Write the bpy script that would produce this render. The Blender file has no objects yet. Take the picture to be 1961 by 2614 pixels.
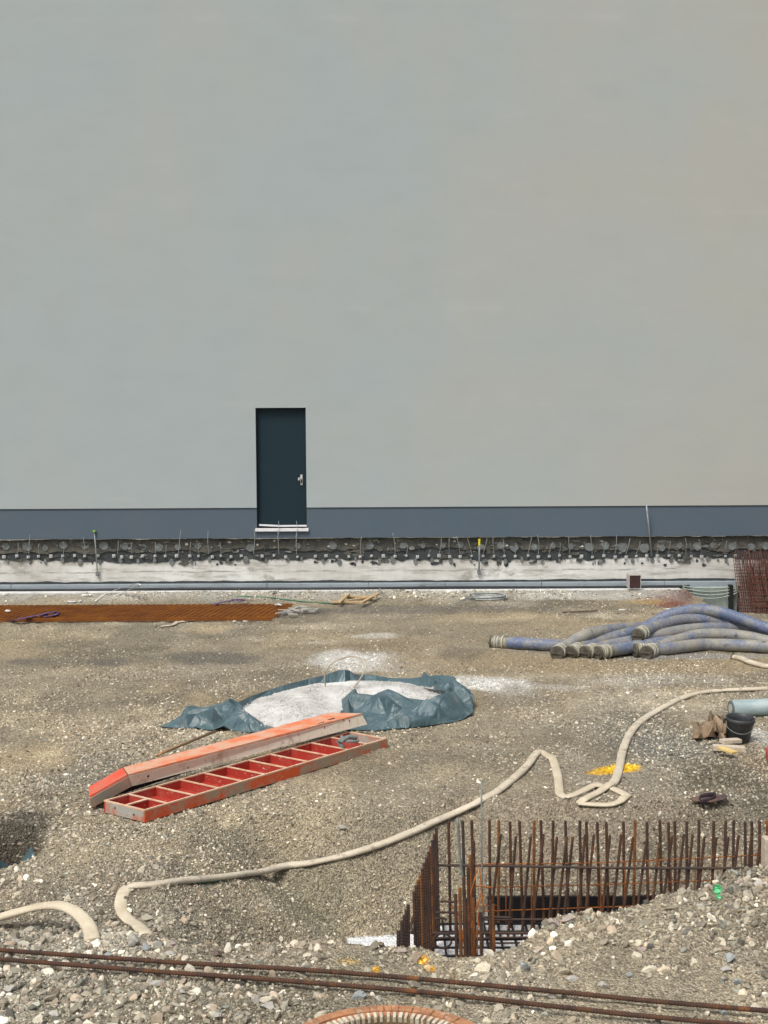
import bpy, bmesh, math, random
import numpy as np
from mathutils import Vector, Matrix, geometry
R = math.radians
rng = np.random.default_rng(7); random.seed(7)
S = bpy.context.scene; col = S.collection

# ------------------------------------------------------------------ camera
CAM = np.array([0.0, 0.0, 3.7]); PITCH = 4.83; ROLL = -0.3; LENS = 50.0
cam = bpy.data.objects.new('camera', bpy.data.cameras.new('camera')); col.objects.link(cam)
cam.data.sensor_fit = 'VERTICAL'; cam.data.sensor_height = 36; cam.data.lens = LENS
cam.data.clip_end = 500; cam.data.clip_start = .1
CR = Matrix.Rotation(R(90 - PITCH), 3, 'X') @ Matrix.Rotation(R(ROLL), 3, 'Z')
cam.matrix_world = Matrix.Translation(CAM.tolist()) @ CR.to_4x4()
S.camera = cam
# ------------------------------------------------------------------ light
SUN_EL, SUN_AZ = 58, 215        # azimuth clockwise from +Y
w = bpy.data.worlds.new('World'); S.world = w; w.use_nodes = True
nt = w.node_tree; bg = nt.nodes['Background']
sky = nt.nodes.new('ShaderNodeTexSky'); sky.sky_type = 'NISHITA'; sky.sun_disc = False
sky.sun_elevation = R(SUN_EL); sky.sun_rotation = R(SUN_AZ); sky.dust_density = 6; sky.air_density = 1.0; sky.ozone_density = 1
hs = nt.nodes.new('ShaderNodeHueSaturation'); hs.inputs['Saturation'].default_value = .5
nt.links.new(sky.outputs[0], hs.inputs['Color']); nt.links.new(hs.outputs[0], bg.inputs['Color'])
bg.inputs['Strength'].default_value = .115
sl = bpy.data.lights.new('sun', 'SUN'); sl.energy = 1.5; sl.angle = R(14); sl.color = (1, .975, .93)
so = bpy.data.objects.new('sun', sl); col.objects.link(so); so.location = (-10, -10, 30)
az = R(SUN_AZ); el = R(SUN_EL)
sd = Vector((math.sin(az) * math.cos(el), math.cos(az) * math.cos(el), math.sin(el)))
so.rotation_euler = sd.to_track_quat('Z', 'Y').to_euler()
S.view_settings.view_transform = 'Standard'; S.view_settings.look = 'None'
S.view_settings.gamma = 1; S.view_settings.exposure = 0.45
S.cycles.max_bounces = 6; S.cycles.diffuse_bounces = 3

# ------------------------------------------------------------------ helpers
FPX = LENS / 36 * 2614
CRn = np.array(CR)
def ray(px, py):
    return CRn @ np.array([(px - 980.5) / FPX, -(py - 1307) / FPX, -1.0])
def W(px, py, z=None, y=None):
    d = ray(px, py); t = (z - CAM[2]) / d[2] if z is not None else y / d[1]
    return CAM + d * t
WALL = 26.4
def hash2(ix, iy, s):
    n = (ix * 374761393 + iy * 668265263 + s * 1442695041) & 0xffffffff
    n = ((n ^ (n >> 13)) * 1274126177) & 0xffffffff
    return ((n ^ (n >> 16)) & 0xffffff) / float(0xffffff)
def vn(x, y, s=0):
    x = np.asarray(x, float); y = np.asarray(y, float)
    ix = np.floor(x).astype(np.int64); iy = np.floor(y).astype(np.int64); fx = x - ix; fy = y - iy
    fx = fx * fx * (3 - 2 * fx); fy = fy * fy * (3 - 2 * fy)
    a = hash2(ix, iy, s); b = hash2(ix + 1, iy, s); c = hash2(ix, iy + 1, s); d = hash2(ix + 1, iy + 1, s)
    return (a + (b - a) * fx) * (1 - fy) + (c + (d - c) * fx) * fy
def fbm(x, y, s=0, o=4):
    t = 0; a = .5; n = 0
    for k in range(o):
        t = t + a * vn(x * 2 ** k, y * 2 ** k, s + k * 17); n += a; a *= .5
    return t / n * 2 - 1
def sstep(a, b, x):
    t = np.clip((x - a) / (b - a), 0, 1); return t * t * (3 - 2 * t)

FLOOR = -.8; YB = 11.72; XL = -.36
_cr = [(-400, 2400, 9.25), (700, 2405, 9.25), (860, 2408, 9.22), (1000, 2414, 9.2), (1090, 2420, 9.2), (1150, 2446, 9.1), (1230, 2440, 9.1), (1320, 2418, 9.2),
       (1355, 2388, 9.4), (1400, 2352, 9.55), (1425, 2334, 9.6), (1500, 2326, 9.6), (1560, 2330, 9.6), (1650, 2302, 9.65),
       (1700, 2280, 9.7), (1800, 2266, 9.7), (1825, 2250, 9.7), (1850, 2228, 9.75), (1900, 2216, 9.8), (1961, 2210, 9.8), (2100, 2215, 9.8), (2500, 2300, 9.8)]
_cp = np.array([W(a, b, y=c) for a, b, c in _cr]); _cp[0, 2] = 0; _cp[1, 2] = 0
def crest(x):
    return np.interp(x, _cp[:, 0], _cp[:, 1]), np.interp(x, _cp[:, 0], _cp[:, 2])
HOLE = W(-10, 2190, z=-.1)
def h(x, y, fine=True):
    x = np.asarray(x, float); y = np.asarray(y, float)
    b = .035 * fbm(x * .45, y * .45, 3, 2)
    b = b + .018 * fbm(x * 1.5, y * 1.1, 301, 3) * (1 - sstep(24, 25, y))
    b = b * sstep(6.8, 8.5, y)
    wob = .12 * fbm(x * 1.6, y * 1.6, 9, 3)
    # left foreground dip behind a low ridge
    b = b - .13 * np.exp(-((y - 9.95) / .38) ** 2) * sstep(-.9, -1.9, x)
    r = np.sqrt(((x - HOLE[0]) / .42) ** 2 + ((y - HOLE[1]) / .62) ** 2) + wob
    b = b - .55 * (1 - sstep(.45, 1.05, r))
    # rubble bank at the wall
    b = b + .04 * sstep(24.9, 25.5, y + wob * 1.5) - .05 * sstep(25.9, 26.15, y)
    # trench at the wall, right
    T = np.maximum(np.maximum(-.95, -.95 + 1.25 * (6.36 - x - wob * .6)), -.95 + 3.0 * (23.75 - y + wob * .4))
    b = np.minimum(b, T)
    # foundation pit
    Yc, zc = crest(x)
    hasboard = sstep(.75, .95, x)
    yb_ = np.interp(x, [-.4, .25, .6, .8], [11.40, 11.5, 11.7, YB])
    back = np.where(y + wob * .3 > yb_, FLOOR + .23 * hasboard + (.80 - .18 * hasboard) * (y + wob * .8 - yb_), FLOOR)
    left = FLOOR + .62 * (XL - x + wob)
    right = FLOOR + 1.5 * (x - 3.7)
    P = np.maximum(np.maximum(FLOOR, back), np.maximum(left, right))
    nsl = np.where(x < XL - .3, .5, 2.4)
    N = zc - (y - Yc) * nsl + wob * .12
    inner = np.maximum(np.minimum(b, P), np.where(x < XL - .3, np.minimum(b, N), N))
    outer = b + (zc - b) * np.exp(-((y - Yc) / .62) ** 2) * sstep(-1.2, 0, x)
    z = np.where(y > Yc, np.maximum(inner, np.where(y - Yc < .8, N, -9) if False else inner), outer)
    if fine:
        z = z + .016 * fbm(x * 5, y * 5, 21, 2) * sstep(-.79, -.7, z) + .007 * fbm(x * 22, y * 22, 33, 2) * sstep(-.79, -.7, z)
    return z
def G(px, py, dz=0):
    d = ray(px, py); t = np.linspace(2.1 / -d[2], 60, 6000)
    t = np.linspace(5, min(60, 4.9 / max(-d[2], .02)), 5000)
    p = CAM[None] + d[None] * t[:, None]
    k = np.argmax(p[:, 2] < h(p[:, 0], p[:, 1], False) + dz)
    return p[k]

class MB:
    def __init__(s): s.v = []; s.f = []; s.n = 0; s.at = []
    def add(s, v, f):
        v = np.asarray(v, float); s.v.append(v); s.f += [tuple(i + s.n for i in q) for q in f]; s.n += len(v); return s
    def box(s, lo, hi):
        x0, y0, z0 = lo; x1, y1, z1 = hi
        return s.add([(x0, y0, z0), (x1, y0, z0), (x1, y1, z0), (x0, y1, z0), (x0, y0, z1), (x1, y0, z1), (x1, y1, z1), (x0, y1, z1)],
                     [(0, 3, 2, 1), (4, 5, 6, 7), (0, 1, 5, 4), (1, 2, 6, 5), (2, 3, 7, 6), (3, 0, 4, 7)])
    def beam(s, p0, p1, wd, ht, up=(0, 0, 1)):
        p0 = np.array(p0, float); p1 = np.array(p1, float); t = p1 - p0; t /= np.linalg.norm(t)
        a = np.cross(t, up); a /= np.linalg.norm(a) + 1e-9; b = np.cross(a, t)
        v = [p + a * sx * wd / 2 + b * sz * ht / 2 for p in (p0, p1) for sx, sz in ((-1, -1), (1, -1), (1, 1), (-1, 1))]
        return s.add(v, [(0, 1, 2, 3), (7, 6, 5, 4), (0, 4, 5, 1), (1, 5, 6, 2), (2, 6, 7, 3), (3, 7, 4, 0)])
    def tube(s, P, a, b=None, n=8, cap=True, up=(0, 0, 1), sq=1.0):
        P = np.asarray(P, float); m = len(P); a = np.broadcast_to(a, m); b = a if b is None else np.broadcast_to(b, m)
        T = np.gradient(P, axis=0); T /= np.linalg.norm(T, axis=1)[:, None] + 1e-9
        up = np.array(up, float); sd_ = np.cross(T, up[None]); L = np.linalg.norm(sd_, axis=1)
        bad = L < 1e-3; sd_[bad] = (1, 0, 0); sd_ /= np.linalg.norm(sd_, axis=1)[:, None]; u = np.cross(sd_, T)
        th = np.arange(n) * 2 * math.pi / n; c = np.cos(th); q = np.sin(th)
        c = np.sign(c) * abs(c) ** sq; q = np.sign(q) * abs(q) ** sq
        V = P[:, None] + sd_[:, None] * (a[:, None] * c[None])[..., None] + u[:, None] * (b[:, None] * q[None])[..., None]
        f = [(i * n + j, (i + 1) * n + j, (i + 1) * n + (j + 1) % n, i * n + (j + 1) % n) for i in range(m - 1) for j in range(n)]
        if cap: f += [tuple(range(n)), tuple((m - 1) * n + j for j in reversed(range(n)))]
        return s.add(V.reshape(-1, 3), f)
    def build(s, name, mat, parent=None, smooth=False, solid=0, bevel=0):
        v = np.concatenate(s.v)
        return mk(name, v, s.f, mat, parent, smooth, solid, bevel)
def mk(name, v, f, mat, parent=None, smooth=False, solid=0, bevel=0):
    v = np.asarray(v, float)
    if parent is not None:
        o0 = np.array(parent['_w']) if '_w' in parent else np.array(parent.location)
    else:
        o0 = np.array([(v[:, 0].min() + v[:, 0].max()) / 2, (v[:, 1].min() + v[:, 1].max()) / 2, v[:, 2].min()])
    me = bpy.data.meshes.new(name); me.from_pydata((v - o0).tolist(), [], [tuple(int(i) for i in q) for q in f]); me.update()
    o = bpy.data.objects.new(name, me); col.objects.link(o)
    if parent is not None: o.parent = parent; WP[o.name] = o0
    else: o.location = o0.tolist(); WP[o.name] = o0
    me.materials.append(mat)
    if smooth: me.shade_smooth()
    if solid: md = o.modifiers.new('s', 'SOLIDIFY'); md.thickness = solid; md.offset = 0
    if bevel: md = o.modifiers.new('b', 'BEVEL'); md.width = bevel; md.segments = 2; md.limit_method = 'ANGLE'
    return o
WP = {}
def _pw(p):
    return WP.get(p.name, np.array(p.location))
_mk = mk
def mk(name, v, f, mat, parent=None, smooth=False, solid=0, bevel=0):
    v = np.asarray(v, float)
    o0 = _pw(parent) if parent is not None else np.array([(v[:, 0].min() + v[:, 0].max()) / 2, (v[:, 1].min() + v[:, 1].max()) / 2, v[:, 2].min()])
    me = bpy.data.meshes.new(name); me.from_pydata((v - o0).tolist(), [], [tuple(int(i) for i in q) for q in f]); me.update()
    o = bpy.data.objects.new(name, me); col.objects.link(o); WP[o.name] = o0
    if parent is not None: o.parent = parent
    else: o.location = o0.tolist()
    me.materials.append(mat)
    if smooth: me.shade_smooth()
    if solid: md = o.modifiers.new('s', 'SOLIDIFY'); md.thickness = solid; md.offset = 0
    if bevel: md = o.modifiers.new('b', 'BEVEL'); md.width = bevel; md.segments = 2; md.limit_method = 'ANGLE'
    return o
def tag(o, label=None, cat=None, group=None, kind=None):
    if label: o['label'] = label
    if cat: o['category'] = cat
    if group: o['group'] = group
    if kind: o['kind'] = kind
    return o
def thing(name, loc, label, cat, group=None):
    o = bpy.data.objects.new(name, None); col.objects.link(o); o.location = [float(q) for q in loc]; o.empty_display_size = .1
    WP[o.name] = np.array(loc, float)
    return tag(o, label, cat, group)
def smoothpath(P, n=8):
    P = np.asarray(P, float); Q = np.vstack([2 * P[0] - P[1], P, 2 * P[-1] - P[-2]]); out = []
    for i in range(1, len(Q) - 2):
        for t in np.linspace(0, 1, n, endpoint=False):
            p0, p1, p2, p3 = Q[i - 1:i + 3]
            out.append(.5 * (2 * p1 + (p2 - p0) * t + (2 * p0 - 5 * p1 + 4 * p2 - p3) * t * t + (3 * p1 - p0 - 3 * p2 + p3) * t ** 3))
    out.append(P[-1]); return np.array(out)

# ------------------------------------------------------------------ materials
class NB:
    def __init__(s, name):
        s.m = bpy.data.materials.new(name); s.m.use_nodes = True; s.t = s.m.node_tree; s.b = s.t.nodes['Principled BSDF']
        s.co = s.t.nodes.new('ShaderNodeTexCoord').outputs['Object']
    def n(s, ty, **k):
        x = s.t.nodes.new(ty)
        for a, b in k.items(): setattr(x, a, b)
        return x
    def l(s, a, b): s.t.links.new(a, b)
    def map(s, scale, src=None):
        m = s.n('ShaderNodeMapping'); m.inputs['Scale'].default_value = scale; s.l(src or s.co, m.inputs[0]); return m.outputs[0]
    def noise(s, sc, det=4, vec=None, rough=.6, dist=0):
        x = s.n('ShaderNodeTexNoise'); x.inputs['Scale'].default_value = sc; x.inputs['Detail'].default_value = det
        x.inputs['Roughness'].default_value = rough; x.inputs['Distortion'].default_value = dist; s.l(vec or s.co, x.inputs['Vector']); return x.outputs['Fac']
    def ramp(s, f, a, b, c0=(0, 0, 0, 1), c1=(1, 1, 1, 1)):
        x = s.n('ShaderNodeValToRGB'); x.color_ramp.elements[0].position = a; x.color_ramp.elements[1].position = b
        x.color_ramp.elements[0].color = c0; x.color_ramp.elements[1].color = c1; s.l(f, x.inputs[0]); return x.outputs[0]
    def mix(s, f, a, b, mode='MIX'):
        x = s.n('ShaderNodeMix', data_type='RGBA', blend_type=mode)
        for q, k in ((f, 0), (a, 6), (b, 7)):
            if isinstance(q, (int, float)): x.inputs[k].default_value = q
            elif isinstance(q, tuple): x.inputs[k].default_value = (*q[:3], 1)
            else: s.l(q, x.inputs[k])
        return x.outputs[2]
    def bump(s, hgt, st=.5, d=.01, prev=None):
        x = s.n('ShaderNodeBump'); x.inputs['Strength'].default_value = st; x.inputs['Distance'].default_value = d
        s.l(hgt, x.inputs['Height'])
        if prev: s.l(prev, x.inputs['Normal'])
        return x.outputs[0]
    def out(s, colr, rough=.8, nrm=None, metal=0, spec=.5):
        if isinstance(colr, tuple): s.b.inputs['Base Color'].default_value = (*colr[:3], 1)
        else: s.l(colr, s.b.inputs['Base Color'])
        if isinstance(rough, (int, float)): s.b.inputs['Roughness'].default_value = rough
        else: s.l(rough, s.b.inputs['Roughness'])
        s.b.inputs['Metallic'].default_value = metal; s.b.inputs['Specular IOR Level'].default_value = spec
        if nrm: s.l(nrm, s.b.inputs['Normal'])
        return s.m
def M2(name, c1, c2, sc=6, a=.4, b=.6, rough=.8, bs=.3, bd=.004, bsc=60, metal=0, c3=None, sc3=30, a3=.55, b3=.65, spec=.4, stretch=None):
    k = NB(name); v = k.map(stretch) if stretch else k.co
    c = k.mix(k.ramp(k.noise(sc, 5, v), a, b), c1, c2)
    if c3: c = k.mix(k.ramp(k.noise(sc3, 4, v, .7), a3, b3), c, c3)
    c = k.mix(.25, c, k.ramp(k.noise(bsc * 1.7, 3, v), .3, .7, (.5, .5, .5, 1), (1, 1, 1, 1)), 'MULTIPLY')
    return k.out(c, rough, k.bump(k.noise(bsc, 4, v), bs, bd), metal, spec)

m_rust = M2('rusty_rebar', (.10, .045, .022), (.045, .026, .020), 9, .35, .65, .85, .5, .002, 150, c3=(.19, .075, .022), sc3=5, a3=.58, b3=.7)
m_rustdark = M2('dark_rebar', (.045, .032, .028), (.07, .04, .028), 12, .4, .6, .75, .5, .002, 150, c3=(.13, .055, .02), sc3=7, a3=.62, b3=.72)
m_rustor2 = M2('bright_rust', (.24, .095, .022), (.12, .05, .022), 9, .4, .6, .85, .5, .002, 150)
m_rustor = M2('orange_rust', (.42, .13, .018), (.26, .075, .015), 12, .4, .6, .85, .4, .002, 120)
m_meshrust = M2('mesh_rust', (.27, .095, .012), (.17, .055, .010), 3, .35, .65, .85, .3, .002, 90)
m_meshdark = M2('mesh_rust_dark', (.12, .042, .026), (.075, .030, .020), 2.5, .35, .65, .85, .3, .002, 90)
m_steel = M2('galvanised', (.36, .38, .38), (.26, .28, .29), 20, .4, .6, .5, .2, .001, 80, metal=.3)
m_plate = M2('washer_plate', (.62, .63, .62), (.40, .42, .42), 30, .4, .6, .5, .2, .001, 80, metal=.2)
m_wire = M2('pale_wire', (.42, .44, .42), (.33, .35, .34), 20, rough=.5)
m_hosecr = M2('cream_canvas_hose', (.58, .515, .40), (.46, .40, .30), 5, .35, .7, .85, .8, .008, 24, c3=(.22, .185, .135), sc3=9, a3=.55, b3=.72)
m_hosetip = M2('pale_canvas_hose', (.58, .51, .38), (.45, .385, .27), 7, .35, .7, .75, .6, .006, 22, c3=(.42, .36, .25), sc3=9, a3=.62, b3=.78)
m_black = M2('black_rubber', (.012, .013, .016), (.022, .023, .026), 10, rough=.6)
m_bucket = M2('black_plastic_bucket', (.028, .031, .036), (.045, .047, .05), 8, rough=.45, c3=(.12, .12, .11), sc3=25, a3=.62, b3=.8)
m_wood = M2('pale_wood', (.52, .38, .21), (.42, .29, .15), 10, rough=.75, stretch=(6, 1, 6))
m_woodgrey = M2('whitish_wood', (.55, .48, .38), (.45, .38, .28), 10, rough=.8, stretch=(3, 1, 3))
m_woodyel = M2('yellow_wood', (.66, .50, .20), (.58, .42, .16), 10, rough=.8)
m_stick = M2('broomstick_wood', (.34, .22, .11), (.24, .15, .08), 8, rough=.6)
m_paper = M2('brown_paper', (.30, .215, .135), (.20, .14, .09), 9, rough=.9, c3=(.42, .36, .28), sc3=12, a3=.55, b3=.7)
m_scrap = M2('brown_scrap', (.13, .082, .062), (.06, .04, .04), 14, rough=.6)
m_scrapd = M2('dark_scrap', (.03, .02, .028), (.05, .03, .035), 14, rough=.5)
m_white = M2('white_plastic', (.78, .79, .80), (.72, .73, .74), 5, rough=.5)
m_litter = M2('white_litter', (.70, .69, .66), (.50, .49, .46), 9, rough=.8)
m_conc = M2('concrete_spacer', (.42, .41, .37), (.33, .32, .29), 15, rough=.9)
m_purple = M2('purple_strap', (.13, .075, .17), (.09, .05, .13), 15, rough=.8)
m_green = M2('green_cord', (.05, .19, .11), (.04, .14, .09), 15, rough=.7)
m_red = M2('red_scrap', (.50, .05, .04), (.40, .04, .04), 15, rough=.6)
m_box = M2('brown_box', (.038, .018, .018), (.055, .026, .022), 8, rough=.6)
m_boxedge = M2('pale_box_edge', (.45, .42, .38), (.36, .33, .3), 20, rough=.8)
def tarp_mat():
    k = NB('grey_green_tarpaulin'); c = k.mix(k.ramp(k.noise(3, 5), .35, .7), (.050, .092, .106), (.078, .128, .142))
    c = k.mix(k.ramp(k.noise(6, 5, None, .7), .55, .82), c, (.18, .20, .19)); mp = k.map((1, 1, .6))
    b = k.bump(k.noise(5, 2, mp, .5, 1.5), .8, .05); b = k.bump(k.noise(22, 3, mp, .5, 1.0), .35, .010, b)
    return k.out(c, .44, b, spec=.5)
m_tarp = tarp_mat()
m_mem = M2('membrane', (.27, .32, .285), (.34, .39, .35), 3, .35, .65, .6, .3, .003, 40, c3=(.50, .55, .50), sc3=10, a3=.58, b3=.68, stretch=(3.5, 1, .7))
m_roll = M2('blue_grey_roll', (.22, .30, .31), (.33, .40, .40), 3, .4, .6, .5, .2, .003, 30, stretch=(1, 3, 3))
m_rollend = M2('roll_end', (.10, .13, .125), (.17, .19, .17), 20, rough=.8)
m_coup = M2('hose_coupling', (.19, .175, .12), (.30, .28, .21), 14, .4, .6, .7, .5, .004, 40, c3=(.08, .075, .055), sc3=20)
m_cap = M2('hose_end_cap', (.065, .06, .045), (.12, .105, .08), 10, .4, .6, .8, .5, .005, 30)
m_pale = M2('pale_steel_band', (.48, .47, .40), (.34, .33, .27), 14, rough=.5)
m_conduit = M2('green_grey_conduit', (.20, .23, .21), (.15, .17, .16), 15, rough=.6)
m_greentip = M2('green_cap', (.25, .55, .05), (.20, .45, .05), 9, rough=.5)
m_yellowtip = M2('yellow_cap', (.80, .68, .03), (.7, .6, .03), 9, rough=.5)
m_pinkedge = M2('worn_pink_edge', (.60, .36, .22), (.66, .50, .35), 9, .4, .6, .7, c3=(.50, .17, .09), sc3=14, a3=.58, b3=.7)
m_blind = M2('blinding_concrete', (.72, .73, .74), (.62, .63, .64), 5, rough=.9)
m_form = M2('black_formwork', (.010, .010, .011), (.016, .015, .015), 5, rough=.8)
m_ringor = M2('rusty_orange_ring', (.44, .21, .10), (.30, .15, .08), 10, .4, .6, .9, .8, .008, 40, c3=(.50, .39, .28), sc3=11, a3=.55, b3=.7)
m_ringwh = M2('pale_tooth', (.62, .56, .44), (.46, .40, .3), 20, .4, .6, .8, .5, .004, 60)
m_ringin = M2('brown_ring_inside', (.15, .10, .045), (.22, .15, .075), 9, .4, .6, .8, .5, .004, 50, c3=(.26, .12, .04), sc3=16)
m_rock = M2('pale_rock', (.36, .345, .30), (.45, .43, .39), 8, .35, .65, .9, .6, .01, 25)
m_rockblue = M2('bluish_rock', (.25, .27, .265), (.36, .38, .37), 8, .35, .65, .9, .6, .01, 25)
m_rockred = M2('pinkish_rock', (.34, .27, .23), (.42, .36, .32), 8, .35, .65, .9, .6, .01, 25)
m_slabw = M2('white_dust_gravel', (.56, .55, .52), (.44, .43, .40), 7, .38, .62, .97, .7, .008, 60, c3=(.70, .695, .67), sc3=2.2, a3=.46, b3=.70)

def hose_blue(name, seed):
    bl_ = {1: .08, 2: .0, 3: .04, 4: .0, 5: .04, 6: .08, 7: .13, 8: -.06, 9: .0}[seed]
    k = NB(name); mp = k.n('ShaderNodeMapping'); mp.inputs['Location'].default_value = (seed * 3.1, seed, 0); k.l(k.co, mp.inputs[0]); v = mp.outputs[0]
    c = k.mix(k.ramp(k.noise(2.2, 5, v), .38 + bl_, .60 + bl_), (.068, .108, .215), (.185, .18, .17))
    c = k.mix(k.ramp(k.noise(5.5, 5, v), .42 + bl_ * .8, .62 + bl_ * .8), c, (.26, .245, .20))
    c = k.mix(.18, c, (.19, .185, .17))
    c = k.mix(k.ramp(k.noise(40, 3, v), .55, .75), c, (.34, .33, .30))
    c = k.mix(k.ramp(k.noise(12, 3, v), .62, .72), c, (.06, .06, .07))
    return k.out(c, .6, k.bump(k.noise(60, 3, v), .3, .003))
def panel_mat(name, main, worn, amt, dark=(.09, .06, .045), seed=0):
    k = NB(name); mp = k.n('ShaderNodeMapping'); mp.inputs['Location'].default_value = (seed, seed * 2, 0); k.l(k.co, mp.inputs[0]); v = mp.outputs[0]
    c = k.mix(k.ramp(k.noise(4.5, 6, v, .65), amt - .06, amt + .08), worn, main)
    c = k.mix(k.ramp(k.noise(13, 5, v, .7), .57, .68), c, tuple(.5 * a + .5 * b for a, b in zip(main, worn)))
    c = k.mix(k.ramp(k.noise(22, 4, v, .7), .63, .72), c, dark)
    c = k.mix(k.ramp(k.noise(38, 3, v, .6), .66, .72), c, (.62, .56, .48))
    return k.out(c, .6, k.bump(k.noise(30, 5, v), .4, .004))
RED = (.60, .085, .02)
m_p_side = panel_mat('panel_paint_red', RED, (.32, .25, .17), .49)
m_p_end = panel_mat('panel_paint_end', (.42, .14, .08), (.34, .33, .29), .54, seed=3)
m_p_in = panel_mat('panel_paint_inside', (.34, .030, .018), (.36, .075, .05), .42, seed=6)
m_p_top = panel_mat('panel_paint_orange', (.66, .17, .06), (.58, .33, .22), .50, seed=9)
m_p_shade = panel_mat('panel_underside_shade', (.10, .05, .03), (.07, .045, .03), .5, seed=31)  # dark brown standing in for the shade under the tilted panel
m_p_cream = panel_mat('panel_cream_side', (.46, .38, .27), (.74, .66, .52), .60, dark=(.2, .15, .1), seed=12)

# ground material: baked surface colours per point (left hole's shade included) + procedural pebbles
def ground_mat():
    k = NB('gravel_ground')
    at = k.n('ShaderNodeAttribute', attribute_name='soil'); c = at.outputs['Color']
    vo = k.n('ShaderNodeTexVoronoi'); vo.inputs['Scale'].default_value = 58; k.l(k.co, vo.inputs['Vector'])
    vo2 = k.n('ShaderNodeTexVoronoi'); vo2.inputs['Scale'].default_value = 120; k.l(k.co, vo2.inputs['Vector'])
    sep = k.n('ShaderNodeSeparateColor'); k.l(vo.outputs['Color'], sep.inputs[0])
    sep2 = k.n('ShaderNodeSeparateColor'); k.l(vo2.outputs['Color'], sep2.inputs[0])
    tone = k.ramp(sep.outputs[0], 0, 1, (.5, .49, .48, 1), (1.5, 1.5, 1.46, 1)); tone2 = k.ramp(sep2.outputs[1], 0, 1, (.72, .72, .72, 1), (1.25, 1.25, 1.25, 1))
    mf = k.n('ShaderNodeAttribute', attribute_name='peb')
    c = k.mix(mf.outputs['Fac'], c, k.mix(1.0, c, tone, 'MULTIPLY'))
    c = k.mix(mf.outputs['Fac'], c, k.mix(1.0, c, tone2, 'MULTIPLY'))
    c = k.mix(.55, c, k.ramp(k.noise(14, 6, None, .7), .3, .72, (.62, .60, .57, 1), (1.3, 1.3, 1.28, 1)), 'MULTIPLY')
    inv = k.n('ShaderNodeMath', operation='SUBTRACT'); inv.inputs[0].default_value = 1; k.l(vo.outputs['Distance'], inv.inputs[1])
    inv2 = k.n('ShaderNodeMath', operation='SUBTRACT'); inv2.inputs[0].default_value = 1; k.l(vo2.outputs['Distance'], inv2.inputs[1])
    b = k.bump(inv.outputs[0], 1.0, .02); b = k.bump(inv2.outputs[0], .7, .006, b); b = k.bump(k.noise(160, 3), .4, .003, b)
    return k.out(c, .95, b, spec=.2)
m_ground = ground_mat()
def stone_mat():
    k = NB('gravel_stones'); at = k.n('ShaderNodeAttribute', attribute_name='soil')
    c = k.mix(.8, at.outputs['Color'], k.ramp(k.noise(60, 4), .3, .7, (.75, .74, .72, 1), (1.15, 1.15, 1.14, 1)), 'MULTIPLY')
    return k.out(c, .92, k.bump(k.noise(90, 4), .5, .006), spec=.25)
m_stone = stone_mat()
def wall_mat():
    k = NB('grey_render')
    c = k.mix(k.ramp(k.noise(.22, 3, k.map((1, 1, .8))), .35, .65), (.345, .400, .412), (.372, .400, .392))
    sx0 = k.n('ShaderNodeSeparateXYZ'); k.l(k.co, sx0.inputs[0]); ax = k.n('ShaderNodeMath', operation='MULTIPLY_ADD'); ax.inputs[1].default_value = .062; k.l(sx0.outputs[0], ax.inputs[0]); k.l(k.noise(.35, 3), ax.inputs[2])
    c = k.mix(k.ramp(ax.outputs[0], .45, 1.25), c, (.390, .398, .366))  # warm cast of the camera vignette painted into the render towards the right
    # scaffold-lift joints: faint paler streaks every 1.7 m
    sx = k.n('ShaderNodeSeparateXYZ'); k.l(k.co, sx.inputs[0])
    mm = k.n('ShaderNodeMath', operation='PINGPONG'); mm.inputs[1].default_value = .87; k.l(sx.outputs[2], mm.inputs[0])
    line = k.ramp(mm.outputs[0], .0, .09, (1, 1, 1, 1), (0, 0, 0, 1))
    patch = k.ramp(k.noise(.9, 5, k.map((1, 1, 3))), .50, .68)
    f = k.mix(1.0, line, patch, 'MULTIPLY')
    f2 = k.mix(1.0, f, (.32, .32, .32), 'MULTIPLY')
    c = k.mix(f2, c, (.44, .46, .47))
    c = k.mix(.5, c, k.ramp(k.noise(1.1, 6, k.map((1, 1, 2.2))), .3, .7, (.95, .95, .95, 1), (1.05, 1.05, 1.05, 1)), 'MULTIPLY')
    c = k.mix(.5, c, k.ramp(k.noise(45, 3), .3, .7, (.93, .93, .93, 1), (1.07, 1.07, 1.07, 1)), 'MULTIPLY')
    return k.out(c, .95, k.bump(k.noise(110, 3), .35, .004), spec=.2)
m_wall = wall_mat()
m_plinth = M2('blue_grey_plinth', (.084, .120, .155), (.095, .124, .155), 1.2, .35, .65, .85, .2, .003, 70)
m_door = M2('dark_blue_door', (.011, .027, .038), (.012, .030, .041), 1, .3, .7, .6, .1, .001, 60, spec=.2)
m_doorfr = M2('dark_door_frame', (.008, .014, .020), (.010, .016, .022), 1, rough=.6)
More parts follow.
